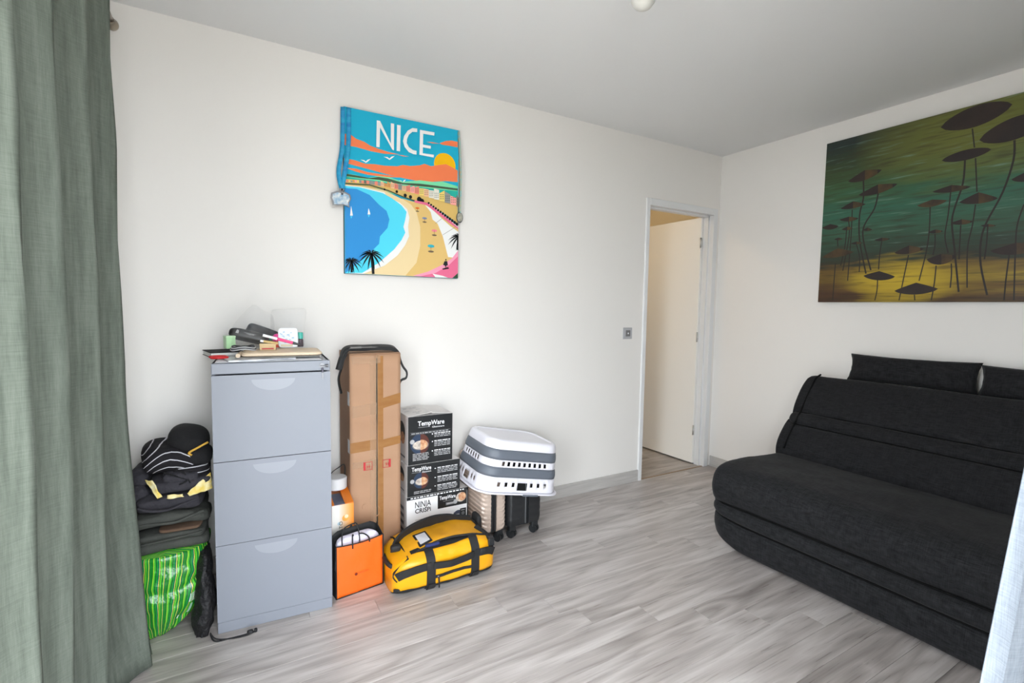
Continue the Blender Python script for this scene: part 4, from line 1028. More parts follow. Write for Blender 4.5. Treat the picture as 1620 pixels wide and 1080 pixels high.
# ------------------------------------------------------------------ yellow duffel bag
M_yel = mat('yellow_tarpaulin', rgb(234, 164, 16), .38, bump=(9, .25, .02))
M_yel2 = mat('yellow_lid_lining', rgb(226, 158, 22), .5, bump=(9, .2, .02))
df = empty('duffel_bag', (-2.580, -.487, 0), math.radians(-1), 'yellow tarpaulin duffel bag with black straps, lying half open on floor', 'bag')
DLn = .50
def dsec(x):
    f = min(1, abs(x)/(DLn/2)); e = max(0, 1-f**5)**.42
    D = .150*(.55+.45*e); Hh = (.178 + .028*(x/(DLn/2)+1)/2)*(.45+.55*e)
    return D, Hh
def dsurf(x, th, off=0):
    D, Hh = dsec(x); y = D*sgn(math.cos(th), .52); z = Hh*.5 + Hh*.5*sgn(math.sin(th), .52)
    w_ = .006*noise.noise(V((x*9, math.cos(th)*2, math.sin(th)*2))) + .004*noise.noise(V((x*25, math.cos(th)*4, math.sin(th)*4)))
    nrm = V((0, math.cos(th), math.sin(th)))
    p = V((x, y, z)) + nrm*(w_+off); p.z = max(p.z, .001+max(off, 0)*.2); return p
b = B(); NX, NT = 60, 48; rings = []
for i in range(NX+1):
    f = -1+2*i/NX; x = DLn/2*math.sin(f*math.pi/2)**1 if True else 0
    rings.append([dsurf(x, 2*math.pi*j/NT) for j in range(NT)])
loft(b, rings); mk('body', b, M_yel, df, True)
def dpath(x, t0, t1, off=.003, n=14, xf=None):
    return [dsurf(x if xf is None else xf(k/n), math.radians(t0+(t1-t0)*k/n), off) for k in range(n+1)]
# black base
b = B(); rings = []
for i in range(41):
    x = DLn/2*.985*math.sin((-1+2*i/40)*math.pi/2); rings.append([dsurf(x, math.radians(a_), .0025) for a_ in range(205, 340, 5)])
loft(b, rings, close=False); o = mk('base', b, M_web, df, True)
# vertical webbing on the front
for x in (-.088, .128):
    b = B(); strap(b, dpath(x, 232, 118, .005), (1, 0, 0), .040, .004, k=2); s_ = mk('compression_strap', b, M_web, df, 'auto')
    b = B(); strap(b, dpath(x+.003, 232, 196, .011, 8), (1, 0, 0), .034, .004, k=2); mk('strap_tail', b, M_web, s_, 'auto')
# horizontal webbing and the grip between the straps
for xa, xb in ((-.235, -.088), (.128, .235)):
    b = B(); strap(b, [dsurf(xa+(xb-xa)*k/10, math.radians(173), .006) for k in range(11)], (0, -.1, 1), .036, .004, k=2); mk('side_webbing', b, M_web, df, 'auto')
b = B(); P_ = []
for k in range(15):
    f = k/14; q = dsurf(-.078+.196*f, math.radians(173), .008); q.y -= .016*math.sin(math.pi*f); q.z -= .006*math.sin(math.pi*f); P_.append(q)
strap(b, P_, (0, -.1, 1), .030, .008, k=2); mk('grip', b, M_web, df, 'auto')
# zip pocket
b = B(); strap(b, [dsurf(-.07+.18*k/10, math.radians(184), .004) for k in range(11)], (0, -.05, 1), .013, .003, k=2); z_ = mk('zip', b, M_web, df, 'auto')
q = dsurf(-.055, math.radians(184), .008)
b = B(); slab(b, q, (.012, .005, .010), .6, .6, 0, 1, 0, 10, 6); mk('zip_slider', b, M_chrome, z_, True)
b = B(); tube(b, [q+V((0, -.003, -.004)), q+V((.001, -.004, -.025)), q+V((.002, -.002, -.05))], .0035, 6); mk('zip_pull', b, M_web, z_, True)
# opening (dark sheet painting its shade over the body) and lid flap
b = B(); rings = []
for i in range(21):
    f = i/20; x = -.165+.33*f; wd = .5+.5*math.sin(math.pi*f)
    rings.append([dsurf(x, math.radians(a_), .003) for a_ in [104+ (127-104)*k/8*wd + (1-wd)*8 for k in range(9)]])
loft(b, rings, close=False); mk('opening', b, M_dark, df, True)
b = B(); rows = []
for i in range(25):
    f = i/24; x = -.195 + .40*f; row = []
    for j in range(13):
        g = j/12; th = math.radians(50 + 68*g)
        q = dsurf(x*(1-.1*g*(1-f)), th, .006)
        q.z += .018*math.sin(math.pi*min(1, f*1.1))*(.35+.65*g) - .012*(1-f)*g + .006*noise.noise(V((f*3, g*2, 4)))
        q.y += .012*g*math.sin(math.pi*f)
        row.append(q)
    rows.append(row)
loft(b, rows, close=False); o = mk('lid', b, M_yel2, df, True); md = o.modifiers.new('t', 'SOLIDIFY'); md.thickness = .003
lid = o
b = B(); tube(b, [r[-1] for r in rows], .005, 6, 1); tube(b, [rows[-1][k] for k in range(13)], .006, 6, 1); tube(b, [rows[0][k] for k in range(13)], .004, 6, 1); mk('lid_zip', b, M_web, lid, True)
# name card pocket
b = B(); c0 = rows[4][7]; c1 = rows[8][7]; c2 = rows[8][11]; c3 = rows[4][11]; up3 = V((0, -.25, .97))
loft(b, [[c0+up3*.003, c1+up3*.003, c2+up3*.004, c3+up3*.004], [c0+up3*.006, c1+up3*.006, c2+up3*.007, c3+up3*.007]]); cp = mk('card_pocket', b, M_web, lid)
b = B(); ctr = (c0+c1+c2+c3)/4; cc = [ctr+(c-ctr)*.74+up3*.0075 for c in (c0, c1, c2, c3)]
loft(b, [cc, [c+up3*.001 for c in cc]]); mk('name_card', b, plain(206, 206, 212, .4), cp)
# shoulder strap arching behind the lid, end handles, buckles
b = B(); strap(b, [(-.215, .01, .135), (-.19, .03, .172), (-.12, .055, .205), (-.02, .07, .222), (.06, .075, .218), (.12, .07, .205), (.19, .05, .195)], (.12, .35, -.9), .062, .012, k=8); mk('shoulder_strap', b, M_web, df, 'auto')
b = B(); tube(b, [(-.222, -.075, .105), (-.250, -.06, .122), (-.256, -.01, .126), (-.246, .04, .118), (-.222, .06, .11)], .010, 8); mk('end_grip', b, M_web, df, True)
b = B(); strap(b, [(-.18, -.11, .165), (-.225, -.105, .13), (-.245, -.10, .095), (-.228, -.118, .07)], (.2, 1, .2), .024, .004); mk('end_strap', b, M_web, df, 'auto')
b = B(); slab(b, (-.214, -.03, .180), (.045, .03, .03), .5, .5, .002, 9, 1, 16, 8); mk('buckle', b, M_web, df, True)
b = B(); strap(b, [(.175, -.045, .208), (.215, -.09, .18), (.232, -.115, .145), (.236, -.12, .10)], (.5, .8, .2), .024, .005); mk('end_strap', b, M_web, df, 'auto')
b = B(); bx(b, (.205, -.135, .135), (.238, -.10, .175), .005, 2); mk('buckle', b, M_bk, df)
b = B(); q = dsurf(.165, math.radians(172), .009); slab(b, q, (.03, .014, .03), .5, .5, 0, 1, 0, 14, 8); mk('strap_keeper', b, M_web, df, True)
b = B(); slab(b, (.235, .07, .15), (.03, .09, .14), .5, .5, .004, 14, 6, 18, 10); mk('end_pocket', b, M_web, df, True)
b = B(); slab(b, dsurf(-.06, math.radians(113), .006), (.07, .018, .014), .5, .5, .003, 20, 2, 18, 8); mk('blue_lining', b, plain(34, 46, 98, .7), df, True)
q = dsurf(-.236, math.radians(196), .003); b = B(); bx(b, (q.x-.012, q.y-.006, q.z-.006), (q.x+.016, q.y+.004, q.z+.006), .001, M=None); mk('badge', b, M_bk, df)

# ------------------------------------------------------------------ two cabin suitcases
def suitcase(x0, x1, zipx, y0, y1, z0, z1, m, mz, ribs, label, tone):
    o = empty('cabin_suitcase', ((x0+x1)/2, (y0+y1)/2, 0), label=label, cat='suitcase', group='cabin suitcases by the wall')
    cx, cy = (x0+x1)/2, (y0+y1)/2; zw = .018
    for (a, c) in ((x0, zipx-zw), (zipx+zw, x1)):
        left = a == x0
        bm = B(); rings = []; NZ_ = 90 if ribs else 24
        for i in range(NZ_+1):
            f = i/NZ_; z = z0+(z1-z0)*f; e = min(z-z0, z1-z); R_ = .035
            ins = 0 if e > R_ else R_-math.sqrt(max(0, R_*R_-(R_-e)**2))
            pts = []
            lo, hi = a-cx, c-cx
            y_a, y_b = y0-cy+ins, y1-cy-ins
            r = .03; n = 6
            if left: lo += ins*.6
            else: hi -= ins*.6
            raw = []
            if left:
                raw += [(hi, y_a)] + [(lo+r-r*math.sin(t), y_a+r-r*math.cos(t)) for t in [math.pi/2*k/n for k in range(n+1)]] + [(lo+r-r*math.cos(t), y_b-r+r*math.sin(t)) for t in [math.pi/2*k/n for k in range(n+1)]] + [(hi, y_b)]
            else:
                raw += [(lo, y_b)] + [(hi-r+r*math.sin(t), y_b-r+r*math.cos(t)) for t in [math.pi/2*k/n for k in range(n+1)]] + [(hi-r+r*math.cos(t), y_a+r-r*math.sin(t)) for t in [math.pi/2*k/n for k in range(n+1)]] + [(lo, y_a)]
            for k, (px_, py_) in enumerate(raw):
                cxm = (lo+hi)/2; v = V((px_-cxm, py_-0, 0))
                if ribs:
                    wv = .012*math.sin((px_-lo)/(hi-lo)*math.pi*1.2)
                    ph = ((z+wv)/.024) % 1
                    dp = -.0035*(1 if ph < .18 else max(0, 1-(ph-.18)/.5))
                    edge = 1 if .25 < f < 2 else 1
                    px_ += (-dp if left else dp)*(1 if abs(px_-(lo if left else hi)) < .04 else 0)
                    py_ += -dp if py_ < 0 else dp
                elif tone:
                    dp = .002*math.sin(z*160); py_ += dp if py_ < 0 else -dp
                pts.append(V((px_, py_, z)))
            rings.append(pts)
        loft(bm, rings); mk('shell', bm, m, o, 'auto')
    bm = B(); bx(bm, (zipx-zw-cx, y0-cy+.006, z0+.01), (zipx+zw-cx, y1-cy-.006, z1-.008), .006, 2); zb = mk('zip_band', bm, mz, o)
    bm = B(); tube(bm, [(zipx-cx, y0-cy+.005, z0+.02), (zipx-cx, y0-cy+.005, z1-.03)], .003, 6, 1); mk('zip', bm, M_gy2 if tone else M_dark, zb, True)
    for wx in (x0+.035, x1-.035):
        for wy in (y0+.04, y1-.04):
            bm = B(); ang = .5 if wy < cy else 1.2
            ax = V((math.cos(ang), math.sin(ang), 0)); ctr = V((wx-cx, wy-cy-(.012 if wy < cy else -.012), .0235))
            for s_ in (-.012, .012): cyl(bm, ctr+ax*(s_-.006), ctr+ax*(s_+.006), .0235, n=18)
            cyl(bm, ctr+ax*-.012, ctr+ax*.012, .006, n=8)
            whl = mk('wheel', bm, M_bk, o, 'auto')
            bm = B(); bx(bm, (ctr.x-.02, ctr.y-.016, .036), (ctr.x+.02, ctr.y+.02, z0+.02), .005); mk('caster', bm, M_bk, whl)
    bm = B(); tube(bm, [(-.03, -.07, z1-.004), (-.03, -.05, z1+.012), (-.03, .05, z1+.012), (-.03, .07, z1-.004)], .007, 8); mk('carry_handle', bm, M_bk, o, True)
    return o
M_beige = mat('champagne_shell', rgb(204, 184, 170), .3, .15)
M_blk = mat('black_shell', rgb(34, 35, 37), .35, bump=(120, .15, .002))
suitcase(-2.288, -2.136, -2.215, -.375, -.045, .055, .455, M_beige, M_bk, True, 'champagne coloured ribbed cabin suitcase under the grey and white basket', 0)
suitcase(-2.122, -1.905, -2.012, -.372, -.045, .055, .415, M_blk, M_bk, False, 'black cabin suitcase on spinner wheels under the grey and white basket', 1)

# ------------------------------------------------------------------ collapsible basket turned over on the suitcases
bk = empty('collapsible_basket', (-2.078, -.235, .278), label='upturned white and grey collapsible basket resting over two suitcases', cat='basket', rot=(math.radians(2), math.radians(11.5), math.radians(0)))
M_wp = mat('white_basket_plastic', rgb(236, 234, 242), .32)
M_sil = mat('grey_silicone', rgb(104, 110, 120), .5)
def rr_at(z):          # z: 0 rim .. .275 base
    f = z/.275; return .515-.06*f, .385-.06*f, .085+.0*f
def ring_pts(z, off=0, nper=None):
    w_, d_, r_ = rr_at(z); w_ += 2*off; d_ += 2*off; r_ += off
    pts = []
    # dense straight sides: 40 per long side, 30 per short side
    def seg(p, q, n): return [V(p)+(V(q)-V(p))*k/n for k in range(n)]
    def arc(cx, cy, a0, n=8): return [V((cx+r_*math.cos(a0+math.pi/2*k/n), cy+r_*math.sin(a0+math.pi/2*k/n), 0)) for k in range(n)]
    hx, hy = w_/2-r_, d_/2-r_
    pts += seg((-hx, -d_/2, 0), (hx, -d_/2, 0), 37) + arc(hx, -hy, -math.pi/2) + seg((w_/2, -hy, 0), (w_/2, hy, 0), 25) + arc(hx, hy, 0) + seg((hx, d_/2, 0), (-hx, d_/2, 0), 37) + arc(-hx, hy, math.pi/2) + seg((-w_/2, hy, 0), (-w_/2, -hy, 0), 25) + arc(-hx, -hy, math.pi)
    return [V((p.x, p.y, z)) for p in pts]
NF = 37
def band(zs, m, name, holes=None, offs=None, th=.003):
    bm = B(); rg = [[bm.verts.new(p) for p in ring_pts(z, 0 if offs is None else offs[i])] for i, z in enumerate(zs)]
    n = len(rg[0])
    for i in range(len(zs)-1):
        for j in range(n):
            if holes and holes(i, j): continue
            bm.faces.new((rg[i][j], rg[i][(j+1) % n], rg[i+1][(j+1) % n], rg[i+1][j]))
    o = mk(name, bm, m, bk, 'auto'); md = o.modifiers.new('t', 'SOLIDIFY'); md.thickness = th; md.offset = -1
    return o
def side_index(j):
    # -> (side, index)
    for s_, (a, c) in enumerate(((0, 37), (45, 70), (78, 115), (123, 148))):
        if a <= j < c: return s_, j-a
    return -1, 0
def h_mid(i, j):
    s_, k = side_index(j)
    if i != 1 or s_ < 0: return False
    return (k % 4 in (1, 2)) if s_ in (0, 2) else (k % 4 in (1, 2) and k < 24)
def h_rim(i, j):
    s_, k = side_index(j)
    if s_ < 0: return False
    if s_ in (0, 2):
        if i == 2 and (k in (1, 2, 6, 7, 11, 12, 24, 25, 29, 30, 34, 35)): return True
        if i in (1, 2) and 15 <= k <= 21: return True
        return False
    if i == 2 and k in (1, 2, 5, 6, 19, 20, 23, 24): return True
    return i in (1, 2) and 9 <= k <= 15
band([0.0, .018, .036, .058, .085], M_wp, 'rim', h_rim)
band([-.004, 0, .006, .008], M_wp, 'rim_lip', None, [.006, .016, .016, .001])
band([.084, .098, .120, .136], M_sil, 'silicone_fold', None, [.001, .004, .003, -.001])
band([.135, .143, .165, .174], M_wp, 'middle_band', h_mid)
band([.173, .187, .212, .228], M_sil, 'silicone_fold', None, [.001, .004, .003, -.001])
b = B(); rg = [ring_pts(.227), ring_pts(.255), ring_pts(.268, -.004), ring_pts(.275, -.014), ring_pts(.275, -.03), ring_pts(.270, -.035)]
loft(b, rg, cap=False); b.faces.new([v for v in b.verts[-len(rg[0]):]] if False else [b.verts.new(p) for p in ring_pts(.270, -.035)]); bmesh.ops.remove_doubles(b, verts=b.verts[:], dist=.0002)
mk('base', b, M_wp, bk, 'auto')
b = B(); bx(b, (.0, -.212, -.006), (.10, -.196, .004), .002); mk('latch', b, M_sil, bk)

# ------------------------------------------------------------------ green striped bag with folded clothes on it
def stripes_mat(name, cols, axis='X', rough=.3, wob=.02, scale=1.0, spec=.5):
    """cols: list of (width, colour) repeated along the axis"""
    m = bpy.data.materials.new(name); m.use_nodes = True; nt = m.node_tree; b = nt.nodes['Principled BSDF']
    N = nt.nodes.new; L = nt.links.new
    tc = N('ShaderNodeTexCoord'); n = N('ShaderNodeTexNoise'); n.inputs['Scale'].default_value = 9; L(tc.outputs['Object'], n.inputs['Vector'])
    uv = N('ShaderNodeAttribute'); uv.attribute_name = 'band'
    tot = sum(c[0] for c in cols)
    mp = N('ShaderNodeMath'); mp.operation = 'MULTIPLY_ADD'; L(n.outputs[0], mp.inputs[0]); mp.inputs[1].default_value = wob; L(uv.outputs['Fac'], mp.inputs[2])
    dv = N('ShaderNodeMath'); dv.operation = 'DIVIDE'; L(mp.outputs[0], dv.inputs[0]); dv.inputs[1].default_value = tot
    fr = N('ShaderNodeMath'); fr.operation = 'FRACT'; L(dv.outputs[0], fr.inputs[0])
    r = N('ShaderNodeValToRGB'); r.color_ramp.interpolation = 'CONSTANT'; e = r.color_ramp.elements
    p = 0
    for i, (wd, c) in enumerate(cols):
        if i == 0: e[0].position, e[0].color = 0, rgb(*c)
        elif i == 1: e[1].position, e[1].color = p/tot, rgb(*c)
        else: k = e.new(p/tot); k.color = rgb(*c)
        p += wd
    L(fr.outputs[0], r.inputs[0]); L(r.outputs[0], b.inputs['Base Color'])
    b.inputs['Roughness'].default_value = rough; b.inputs['Specular IOR Level'].default_value = spec
    bn = N('ShaderNodeTexNoise'); bn.inputs['Scale'].default_value = 26; bn.inputs['Detail'].default_value = 4; L(tc.outputs['Object'], bn.inputs['Vector'])
    bp = N('ShaderNodeBump'); bp.inputs['Strength'].default_value = .55; bp.inputs['Distance'].default_value = .012; L(bn.outputs[0], bp.inputs['Height']); L(bp.outputs[0], b.inputs['Normal'])
    return m
def set_band(o, fn):
    at = o.data.attributes.new('band', 'FLOAT', 'POINT')
    for i, v in enumerate(o.data.vertices): at.data[i].value = fn(v.co)
gcol = [(.010, (28, 120, 40)), (.005, (150, 210, 60)), (.008, (60, 170, 50)), (.003, (10, 50, 30)), (.010, (30, 140, 56)), (.005, (20, 92, 84)), (.003, (220, 224, 90)), (.003, (12, 60, 36)), (.009, (90, 190, 50)), (.004, (20, 100, 40)), (.006, (44, 150, 60)), (.003, (210, 220, 80)), (.004, (16, 80, 70)), (.008, (36, 134, 44))]
M_grn = stripes_mat('green_striped_plastic', gcol, rough=.22, wob=.016)
gb = empty('striped_bag', (-3.665, -.34, 0), label='glossy green striped plastic bag stuffed full beside the filing cabinet', cat='bag')
def gsurf(th, f, off=0):
    z = .335*f; k = (1-(1-min(1, f*1.7))**2.3)
    rx = (.045+.095*k); ry = (.06+.085*k); cx = -.045*(1-k)+.005; cy = -.02*(1-k)
    cr = .011*noise.noise(V((math.cos(th)*2.4, math.sin(th)*2.4, f*6))) + .007*noise.noise(V((math.cos(th)*6, math.sin(th)*6, f*11)))
    cr -= .008*math.exp(-((f-.62+.05*math.sin(th*3))/.035)**2)
    return V((cx+(rx+cr+off)*sgn(math.cos(th), .75), cy+(ry+cr+off)*sgn(math.sin(th), .75), z))
b = B(); rings = [[gsurf(2*math.pi*j/72, i/40) for j in range(72)] for i in range(41)]
loft(b, rings); o = mk('sack', b, M_grn, gb, True); set_band(o, lambda c: .235*math.atan2(c.y+.02*(1-c.z/.335), c.x+.02) - .09*c.z)
def patch(th0, th1, f0, f1, m, name, n=6):
    bm = B(); r = [[gsurf(th0+(th1-th0)*i/n, f0+(f1-f0)*j/4, .0015) for j in range(5)] for i in range(n+1)]
    loft(bm, r, close=False); return mk(name, bm, m, gb, True)
bw = plain(226, 240, 228, .3)
for k in range(5): patch(math.radians(300+3.4*k), math.radians(301.6+3.4*k), .40-.004*k, .50+.006*k, bw, 'printed_bar')
patch(math.radians(306), math.radians(311), .26, .36, plain(150, 190, 160, .3), 'printed_bar')
patch(math.radians(291), math.radians(294), .22, .26, bw, 'printed_bar')

M_den = mat('olive_grey_denim', rgb(56, 58, 54), .85, bump=(24, .7, .015), var=(7, rgb(70, 71, 66), (1, 1, 1)))
M_char = mat('charcoal_jersey', rgb(50, 48, 54), .9, bump=(22, .9, .02))
M_blk2 = mat('black_wool', rgb(22, 21, 23), .95, bump=(160, .7, .003))
M_brn = mat('brown_canvas', rgb(96, 74, 58), .9)
M_flo = mat('yellow_floral', rgb(226, 196, 84), .8, var=(40, rgb(240, 232, 190), (1, 1, 1)))
M_gold = mat('gold_piping', rgb(206, 160, 60), .7, bump=(200, .6, .002))
def cloth(name, loc, label, cat='clothing'):
    return empty(name, loc, label=label, cat=cat, group='clothes piled on the striped bag')
# two folded jeans
def lay(bm, c, d, seed, rot=0, sag=.0, mi=0, amp=.007, e1=.42, e2=.28):
    slab(bm, c, d, e1, e2, amp, 14, seed, 44, 14, RZ(rot), mi, zf=lambda x, y: -sag*(x*x/(d[0]*d[0]/4)) )
j1 = cloth('folded_jeans', (-3.655, -.25, .335), 'dark grey folded jeans with brown inside showing, lowest in the clothes pile')
b = B(); lay(b, (0, -.02, .026), (.275, .35, .05), 1, 2, .012); mk('lower_layer', b, M_den, j1, True)
b = B(); lay(b, (.012, -.03, .058), (.255, .33, .040), 2, -3, .006); mk('upper_layer', b, M_den, j1, True)
b = B(); tube(b, [(-.125, -.202, .045), (-.05, -.212, .052), (.05, -.208, .056), (.12, -.20, .060)], .004, 6); mk('hem', b, M_den, j1, True)
b = B(); lay(b, (.055, -.10, .081), (.14, .20, .016), 3, -4); mk('lining', b, M_brn, j1, True)
b = B(); strap(b, [(-.105, -.195, .085), (-.112, -.200, .075), (-.120, -.204, .058)], (1, .2, 0), .005, .003); mk('label_tab', b, M_paper, j1)
j2 = cloth('folded_trousers', (-3.655, -.25, .425), 'olive grey folded trousers lying on the dark jeans in the clothes pile')
b = B(); lay(b, (-.005, -.01, .030), (.285, .34, .055), 4, 3, .022); mk('folded_cloth', b, M_den, j2, True)
b = B(); tube(b, [(-.14, -.165, .018), (-.06, -.185, .024), (.03, -.186, .018), (.08, -.18, .030), (.125, -.17, .040)], .006, 8); mk('waistband', b, M_den, j2, True)
# grey sweatshirts
h1 = cloth('grey_sweatshirt', (-3.635, -.25, .482), 'dark grey folded sweatshirt with rounded edge beneath the striped garment')
b = B(); lay(b, (.0, -.045, .034), (.215, .28, .066), 6, -4, .006, amp=.010, e1=.5); mk('folded_cloth', b, M_char, h1, True)
b = B(); tube(b, [(-.10, -.185, .035), (-.06, -.198, .022), (-.01, -.200, .018), (.04, -.197, .030), (.085, -.19, .040)], .005, 6); mk('hem', b, M_char, h1, True)
h2 = cloth('grey_hoodie', (-3.755, -.24, .482), 'dark grey hoodie slumping over the pile edge next to the curtain')
b = B(); slab(b, (0, -.02, .052), (.10, .24, .10), .7, .6, .016, 12, 8, 32, 16, RY(-25)); slab(b, (.02, -.02, .115), (.07, .20, .07), .7, .6, .012, 12, 9, 28, 14); mk('folded_cloth', b, M_char, h2, True)
# yellow floral lining folded through a grey top
fl_ = cloth('floral_lined_top', (-3.61, -.25, .55), 'grey top with yellow floral lining showing at its corners')
b = B(); lay(b, (.005, -.055, .030), (.205, .265, .058), 11, 3, .0, amp=.008, e1=.5); mk('grey_cloth', b, M_char, fl_, True)
for sd, P_ in enumerate(([(-.104, -.150, .060), (-.080, -.176, .066), (-.048, -.192, .004), (-.062, -.196, .000)], [(.108, -.160, .062), (.112, -.172, -.002), (.036, -.194, -.010), (.030, -.194, .004)], [(-.035, -.192, -.008), (.018, -.195, -.010), (.016, -.198, .004), (-.030, -.195, .006)])):
    b = B(); A_, B_, C_, D_ = [V(q) for q in P_]; rows_ = []
    for i in range(9):
        u_ = i/8; row = []
        for j in range(7):
            v_ = j/6; q = (A_*(1-u_)+B_*u_)*(1-v_) + (D_*(1-u_)+C_*u_)*v_
            row.append(q + V((.004*noise.noise(q*60), -.006-.008*noise.noise(q*45+V((sd, 0, 0))), .004*noise.noise(q*50+V((0, 9, 0))))))
        rows_.append(row)
    loft(b, rows_, close=False); o = mk('floral_lining', b, M_flo, fl_, True); md = o.modifiers.new('t', 'SOLIDIFY'); md.thickness = .003
b = B(); lay(b, (.015, -.115, .056), (.125, .14, .05), 14, -8, 0, amp=.008, e1=.6); mk('sleeve', b, M_char, fl_, True)
# black striped garment
M_str = stripes_mat('black_white_stripes', [(.0235, (34, 32, 35)), (.0035, (206, 204, 210))], rough=.9, wob=.02, spec=.2)
sg = cloth('striped_sweater', (-3.635, -.25, .622), 'black sweater with thin white stripes draped across the clothes pile')
b = B(); slab(b, (0, -.035, .045), (.20, .26, .11), .7, .6, .014, 12, 21, 60, 30, RY(8)); o = mk('folded_cloth', b, M_str, sg, True); set_band(o, lambda c: c.z*1.0 + .35*c.x*c.x/.05 - .10*c.x + .012)
b = B(); slab(b, (.065, -.10, .0), (.12, .15, .06), .7, .6, .012, 14, 23, 40, 20); o = mk('sleeve', b, M_str, sg, True); set_band(o, lambda c: c.z*1.2 + .02)
b = B(); tube(b, [(-.02, -.162, .012), (.02, -.178, -.004), (.055, -.185, -.022), (.03, -.188, -.035)], .0035, 6); tube(b, [(.02, -.165, .02), (.05, -.182, .0), (.065, -.186, -.035)], .003, 6); mk('drawstring', b, M_blk2, sg, True)
# black woolly hat with gold edging
bh = cloth('black_beanie', (-3.578, -.26, .682), 'black woollen hat with gold braid edging on top of the pile', 'hat')
b = B(); slab(b, (.0, -.02, .042), (.15, .22, .105), .85, .8, .010, 11, 31, 40, 20, RY(12)); mk('crown', b, M_blk2, bh, True)
b = B(); slab(b, (.03, -.08, -.012), (.105, .13, .075), .8, .75, .008, 12, 33, 32, 16); mk('brim', b, M_blk2, bh, True)
b = B(); tube(b, [(.068, -.128, .045), (.030, -.140, .028), (.005, -.142, .014), (.014, -.146, .004)], .0045, 6); mk('gold_braid', b, M_gold, bh, True)
b = B(); tube(b, [(-.005, -.140, -.008), (-.022, -.138, -.022), (-.032, -.130, -.042)], .0045, 6); mk('gold_braid', b, M_gold, bh, True)
# black drawstring sack squeezed beside the cabinet, its cord on the floor
ds = empty('drawstring_sack', (-3.535, -.40, 0), label='limp black drawstring sack squeezed between striped bag and filing cabinet', cat='bag')
M_nyl = mat('black_nylon', rgb(24, 23, 26), .65, bump=(34, 1, .02))
def dsk(f): return V((.022-.008*f+.018*(1-f)**3*-1, -.07+.06*f, .004+.31*f))
b = B(); rings = []
for i in range(25):
    f = i/24; c = dsk(f); rx = .046*(1-.6*f)*(.5+.5*min(1, f*4)); ry = .085*(1-.2*f)*(.5+.5*min(1, f*4))
    rings.append([V((c.x-.012+(rx)*math.cos(t)+.013*noise.noise(V((math.cos(t)*2, math.sin(t)*2, f*7))), c.y+ry*math.sin(t)+.013*noise.noise(V((math.cos(t)*2+9, math.sin(t)*2, f*7))), c.z)) for t in [2*math.pi*j/28 for j in range(28)]])
loft(b, rings); mk('sack', b, M_nyl, ds, True)
b = B()
tube(b, [(.02, -.13, .02), (.035, -.16, .006), (.08, -.165, .004), (.13, -.168, .004), (.165, -.163, .005)], .0028, 6); tube(b, [(.02, -.13, .025), (.04, -.155, .010), (.09, -.170, .005), (.14, -.175, .004), (.17, -.166, .005)], .0025, 6); mk('cord', b, M_nyl, ds, True)
b = B(); slab(b, (.152, -.168, .009), (.022, .014, .016), .6, .6, .001, 9, 0, 14, 8); slab(b, (.172, -.164, .008), (.012, .016, .014), .7, .7, .001, 9, 1, 14, 8); mk('toggle', b, M_nyl, ds, True)

# ------------------------------------------------------------------ papers and odds and ends on the cabinet
ZT = 1.052
def sheet(name, cx, cy, w_, d_, z, rz, m, label, cat, th=.0015, group=None, tilt=None):
    bm = B(); bx(bm, (-w_/2, -d_/2, 0), (w_/2, d_/2, th), min(.0006, th*.3)); return mk(name, bm, m, loc=(cx, cy, z), rot=(tilt[0] if tilt else 0, tilt[1] if tilt else 0, math.radians(rz)), label=label, cat=cat, group=group)
M_mag = mat('magazine_print', rgb(226, 228, 232), .35, var=(16, rgb(120, 124, 132), (1, 1, 1)))
sheet('paper_sheet', -3.285, -.395, .375, .24, ZT, -3, plain(232, 234, 240, .5), 'white paper sheet lying flat on the cabinet top at the front', 'paper')
mg = sheet('magazine', -3.335, -.36, .24, .29, ZT+.0025, 8, M_mag, 'printed grey and white magazine under the beige envelope', 'magazine', .006)
sheet('paper_sheet', -3.245, -.345, .32, .22, ZT+.0095, -6, plain(226, 224, 218, .5), 'cream paper sheet tucked directly below the beige envelope', 'paper')
M_env = mat('beige_envelope_paper', rgb(214, 192, 164), .6, var=(6, rgb(222, 202, 176), (1, 1, 1)))
ev = empty('padded_envelope', (-3.235, -.365, ZT+.012), math.radians(-4), 'large beige paper envelope lying on papers on top of the cabinet', 'envelope')
b = B(); slab(b, (0, 0, .010), (.30, .225, .019), .5, .16, .0015, 10, 2, 60, 10); mk('sleeve', b, M_env, ev, True)
b = B(); loft(b, [[V((-.145, -.10, .0165)), V((.145, -.10, .0165)), V((.13, -.04, .021)), V((-.13, -.04, .021))], [V((-.145, -.10, .0175)), V((.145, -.10, .0175)), V((.13, -.04, .022)), V((-.13, -.04, .022))]]); mk('flap', b, M_env, ev)
rl = empty('paper_roll', (-3.395, -.455, ZT+.012+.006), label='short beige rolled paper tube end beside the envelope', cat='tube')
b = B(); cyl(b, (-.006, 0, .002), (.008, .11, .002), .0085, n=16); mk('tube', b, M_env, rl, 'auto')
nb = empty('notebook', (-3.452, -.20, ZT), math.radians(12), 'thin black notebook at the back edge of the cabinet top', 'notebook')
b = B(); bx(b, (-.06, -.08, .002), (.06, .08, .018)); mk('pages', b, M_paper, nb)
b = B(); bx(b, (-.063, -.083, .018), (.063, .083, .021), .001); bx(b, (-.063, -.083, 0), (.063, .083, .002), .0006); bx(b, (.061, -.083, 0), (.064, .083, .021), .001); mk('cover', b, M_blk2, nb)
sc = empty('scissors', (-3.462, -.385, ZT+.003), math.radians(8), 'red handled scissors poking out from under the magazine', 'scissors')
